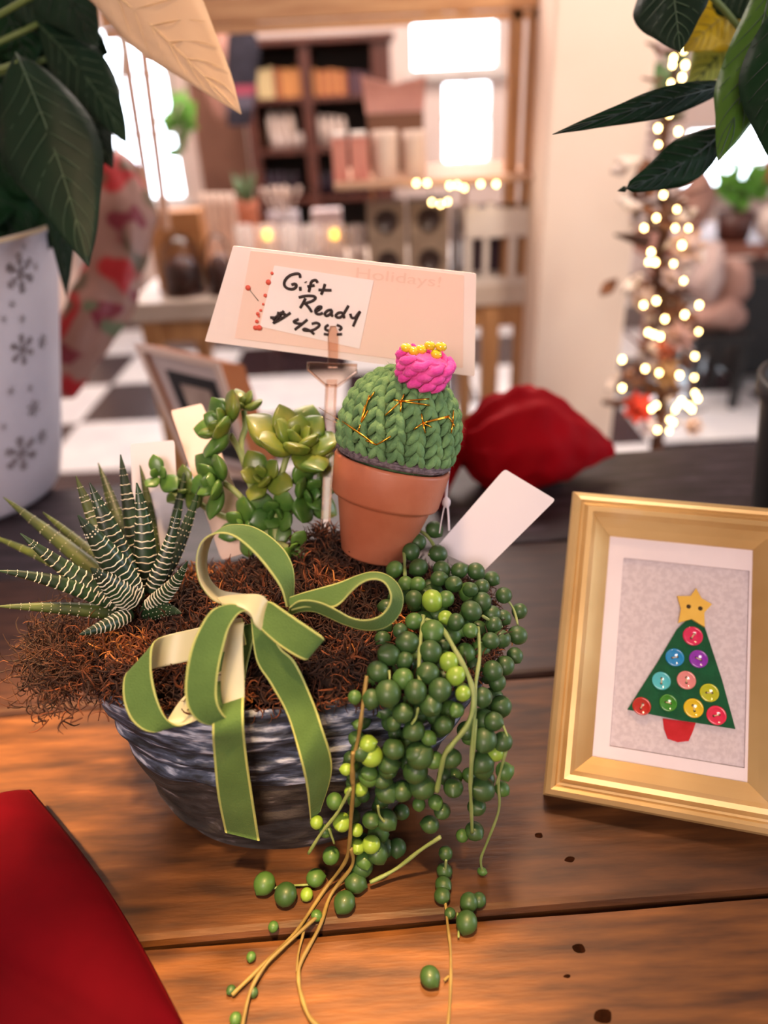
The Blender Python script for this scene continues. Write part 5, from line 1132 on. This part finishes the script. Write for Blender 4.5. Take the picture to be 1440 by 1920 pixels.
row(0, 480, 560, 6, 325, 2, [mat('bottle_dark', '241820', '3c2c38', rough=.25)], 'bottle', 'dark bottle left of divider on lower shelf', 'bottle', 'dark bottles lower shelf left', True)
row(0, 592, 690, 7, 325, 2, [MATS['bottle_dark']], 'bottle', 'dark bottle right of divider on lower shelf', 'bottle', 'dark bottles lower shelf right', True)
for o in list(COL.objects):
    if o.get('group') == 'x': del o['group']
# brown curtain left of the bookcase
def curtain(name, lab, x0, x1, y0, y1, Y, m_, cat, zb=None, folds=9, amp=.02):
    a, c, z0, z1 = ext(x0, x1, y0, y1, Y); z0 = FZ+.01 if zb is None else zb; rows = []
    for i in range(10):
        z = lerp(z0, z1, i/9); rows.append([Vector((lerp(a, c, j/60), Y+amp*math.sin(j/60*folds*6.28)+.004*math.sin(i), z)) for j in range(61)])
    o = MB().grid(rows).build(name, m_, None); mod(o, 'SOLIDIFY', thickness=.004); return tag(o, lab, cat)
curtain('curtain', 'brown pleated curtain hanging left of the bookcase', 348, 447, -120, 370, 4.25, mat('brown_cloth', '7c5444', '8c6250', rough=.85, scale=6), 'curtain')
curtain('window_curtain', 'pale sheer curtain at the side of the left window', 60, 190, -140, 400, 4.9, mat('sheer_cloth', 'e0d8d8', rough=.8, trl=.4), 'curtain', zb=-.6)
def hanging(lab, L, Y, m_, name, bands=()):
    pts = smooth_path([Vector(p) for p in L], 5); rows = []
    for i, s in enumerate(pts):
        c = OY(s.x, s.y, Y); r = c.y*s.z/FPX; rows.append([c+Vector((math.cos(a)*r*(1+.1*noise.noise(Vector((a, i*.3, 0)))), math.sin(a)*r*.4, 0)) for a in [j*2*math.pi/20 for j in range(20)]])
    b = MB()
    for i in range(len(rows)-1):
        y = pts[i].y; mi = 0
        for k, (ya, yb) in enumerate(bands):
            if ya <= y < yb: mi = k+1
        b.grid([rows[i], rows[i+1]], mi, closed=True)
    b.add(rows[0], [tuple(range(19, -1, -1))]); b.add(rows[-1], [tuple(range(20))]); b.tube([OY(L[0][0], L[0][1]+4, Y), OY(L[0][0], -115, Y)], .004, 5)
    return b.build(name, m_)
tag(hanging(0, [(410, 55, 14), (412, 90, 26), (408, 140, 26), (412, 190, 18), (415, 222, 6)], 3.3, mat('salmon_cloth', 'b07c6c', 'c08c7c', rough=.7, scale=9), 'hanging_scarf'), 'salmon pink scarf hanging before the brown curtain', 'scarf')
tag(hanging(0, [(452, 48, 20), (455, 100, 26), (452, 160, 25), (450, 205, 22), (448, 236, 18)], 3.2, [mat('navy_cloth', '1c1824', '2a2634', rough=.8), mat('rose_band', 'a04458', rough=.8), mat('grey_band', '5c5664', rough=.8)], 'hanging_scarf', [(152, 172), (176, 200)]), 'navy scarf with rose and grey bands hanging left of the bookcase', 'scarf')
# leafy plants in front of the left window, right of it and far right
def bush(lab, name, cx, cy, rx, ry, Y, m_, n, pot=None, L=26):
    c = OY(cx, cy, Y); k = Y/FPX/.88; o = thing(name, (c.x, Y, c.z-ry*k), lab, 'plant')
    for i in range(n):
        a = random.uniform(0, 6.28); r = math.sqrt(random.random()); leafy(cx+rx*r*math.cos(a), cy+ry*r*math.sin(a), random.uniform(.6, 1.2)*L, L*.24, random.uniform(-1.6, 1.6), m_, o, random.uniform(-.05, .05), 'leaf', Y, Y/.88)
    b = MB(); zb_ = c.z-ry*k*(1.4 if pot else .6)
    if not pot: b.tube([Vector((c.x, Y, c.z+ry*k*.5)), Vector((c.x, Y, CZ))], .003, 5)
    for i in range(5): b.tube([Vector((c.x, Y, zb_)), Vector((c.x+random.uniform(-.6, .6)*rx*k, Y, c.z+random.uniform(-.3, .9)*ry*k))], .004, 5)
    b.build('stem', MATS['poinsettia_stem'], o)
    if pot:
        R = pot[0]*k; zp = pot[1]; MB().lathe([(0, 0), (R*.75, 0), (R, zb_-zp+.04), (R*.92, zb_-zp+.04), (0, zb_-zp)], 24, Matrix.Translation((c.x, Y, zp))).build('pot', pot[2], o)
    return o
m_bg = mat('bright_leaf', '5c9c30', '7cb848', rough=.5, trl=.4, scale=10)
bush('bright green trailing plant before the left window', 'trailing_plant', 335, 235, 32, 58, 3.6, m_bg, 26)
bush('dark green hanging plant behind the top of the twig tree', 'hanging_plant', 1258, 150, 24, 70, 3.1, mat('dull_leaf', '3c5c30', '587c48', rough=.6, scale=10), 22, None, 34)
# right background: wooden table with cushions, black cabinet
RY = 3.5
rtz = OY(1400, 458, RY).z; rx0, rx1 = OY(1225, 470, RY).x, OY(1560, 470, RY).x
rt = thing('side_table', ((rx0+rx1)/2, RY, FZ), 'reddish wooden side table beyond the fairy light tree', 'table')
MB().box((rx0, RY, rtz-.05), (rx1, RY+.6, rtz)).build('tabletop', mat('red_wood', '8c5440', '9c6450', rough=.4, scale=6, stretch=(1, 6, 6)), rt, smooth=False)
for x in (rx0+.02, rx1-.07):
    for y in (RY+.02, RY+.52): MB().box((x, y, FZ), (x+.05, y+.05, rtz-.05)).build('leg', MATS['red_wood'], rt, smooth=False)
bush('bright green leafy plant in brown pot at the far right window', 'potted_plant', 1392, 345, 48, 38, 3.6, m_bg, 40, (30, rtz+.002, mat('brown_pot', '4c2820', rough=.5)), 30)
a, c, _, _ = ext(1345, 1560, 500, 645, RY-.1); zc = OY(1420, 505, RY-.1).z
kb = thing('storage_box', ((a+c)/2, RY-.1, FZ), 'black storage cabinet under the side table at far right', 'cabinet')
bevel(MB().box((a, RY-.35, FZ+.05), (c, RY-.02, rtz-.06)).build('body', m_black, kb, smooth=False), .005)
for x in (a+.02, c-.06): MB().box((x, RY-.33, FZ), (x+.04, RY-.29, FZ+.05)).build('foot', m_black, kb, smooth=False); MB().box((x, RY-.08, FZ), (x+.04, RY-.04, FZ+.05)).build('foot', m_black, kb, smooth=False)
def puff(lab, name, cat, x, y, rx, ry, Y, m_, rest=None):
    c = OY(x, y, Y); k = Y/FPX/.88; c.z = rest+ry*k+.006 if rest is not None else c.z; b = MB(); b.ball(c, (rx*k, .07, ry*k), 20, 14)
    b.v = [v+Vector((0, 0, 1))*.030*noise.noise(v*11)+Vector((1, 0, 0))*.030*noise.noise(v*9+Vector((5, 0, 0))) for v in b.v]; o = b.build(name, m_); tag(o, lab, cat); return o
SY2 = 3.0; stz = OY(1335, 618, SY2).z; sx0, sx1 = OY(1290, 600, SY2).x, OY(1395, 600, SY2).x
st_ = thing('stool', ((sx0+sx1)/2, SY2, FZ), 'dark low stool under the pile of pink cushions', 'stool')
MB().box((sx0, SY2-.12, stz-.03), (sx1, SY2+.16, stz)).build('seat', m_black, st_, smooth=False)
for x in (sx0+.01, sx1-.04):
    for y in (SY2-.11, SY2+.12): MB().box((x, y, FZ), (x+.03, y+.03, stz-.03)).build('leg', m_black, st_, smooth=False)
mpp = mat('pale_pink_plush', 'b89488', '9c7468', rough=.9, scale=7)
puff('lowest pale pink cushion on the dark stool', 'plush_cushion', 'cushion', 1348, 590, 44, 28, SY2, mpp); puff('upright pale pink cushion leaning right in the pile on the stool', 'plush_cushion', 'cushion', 1374, 530, 26, 46, SY2+.04, mpp)
puff('small pale cushion at the top left of the pile on the stool', 'plush_cushion', 'cushion', 1325, 515, 24, 50, SY2+.02, mat('beige_plush', 'c4aca4', 'a8908c', rough=.9, scale=8))
puff('white plush ball on the side table by the brown pot', 'plush_ball', 'ornament', 1446, 425, 22, 26, RY+.02, m_white_f, rtz); puff('magenta cloth bundle on the side table at the photo right edge', 'cloth_bundle', 'cloth', 1475, 405, 26, 50, RY+.30, mat('magenta_cloth', '8c2c58', 'a03868', rough=.8, scale=9), rtz)
puff('tan wrapped bundle standing left of the pink cushion', 'wrapped_bundle', 'bundle', 1296, 440, 26, 52, RY+.12, mat('tan_wrap', 'a88070', '8c6458', rough=.8, scale=20), rtz)
puff('red cushion leaning at the top of the side table right end', 'red_cushion', 'cushion', 1452, 318, 22, 28, RY+.5, mat('red_cloth', 'a82040', rough=.8))
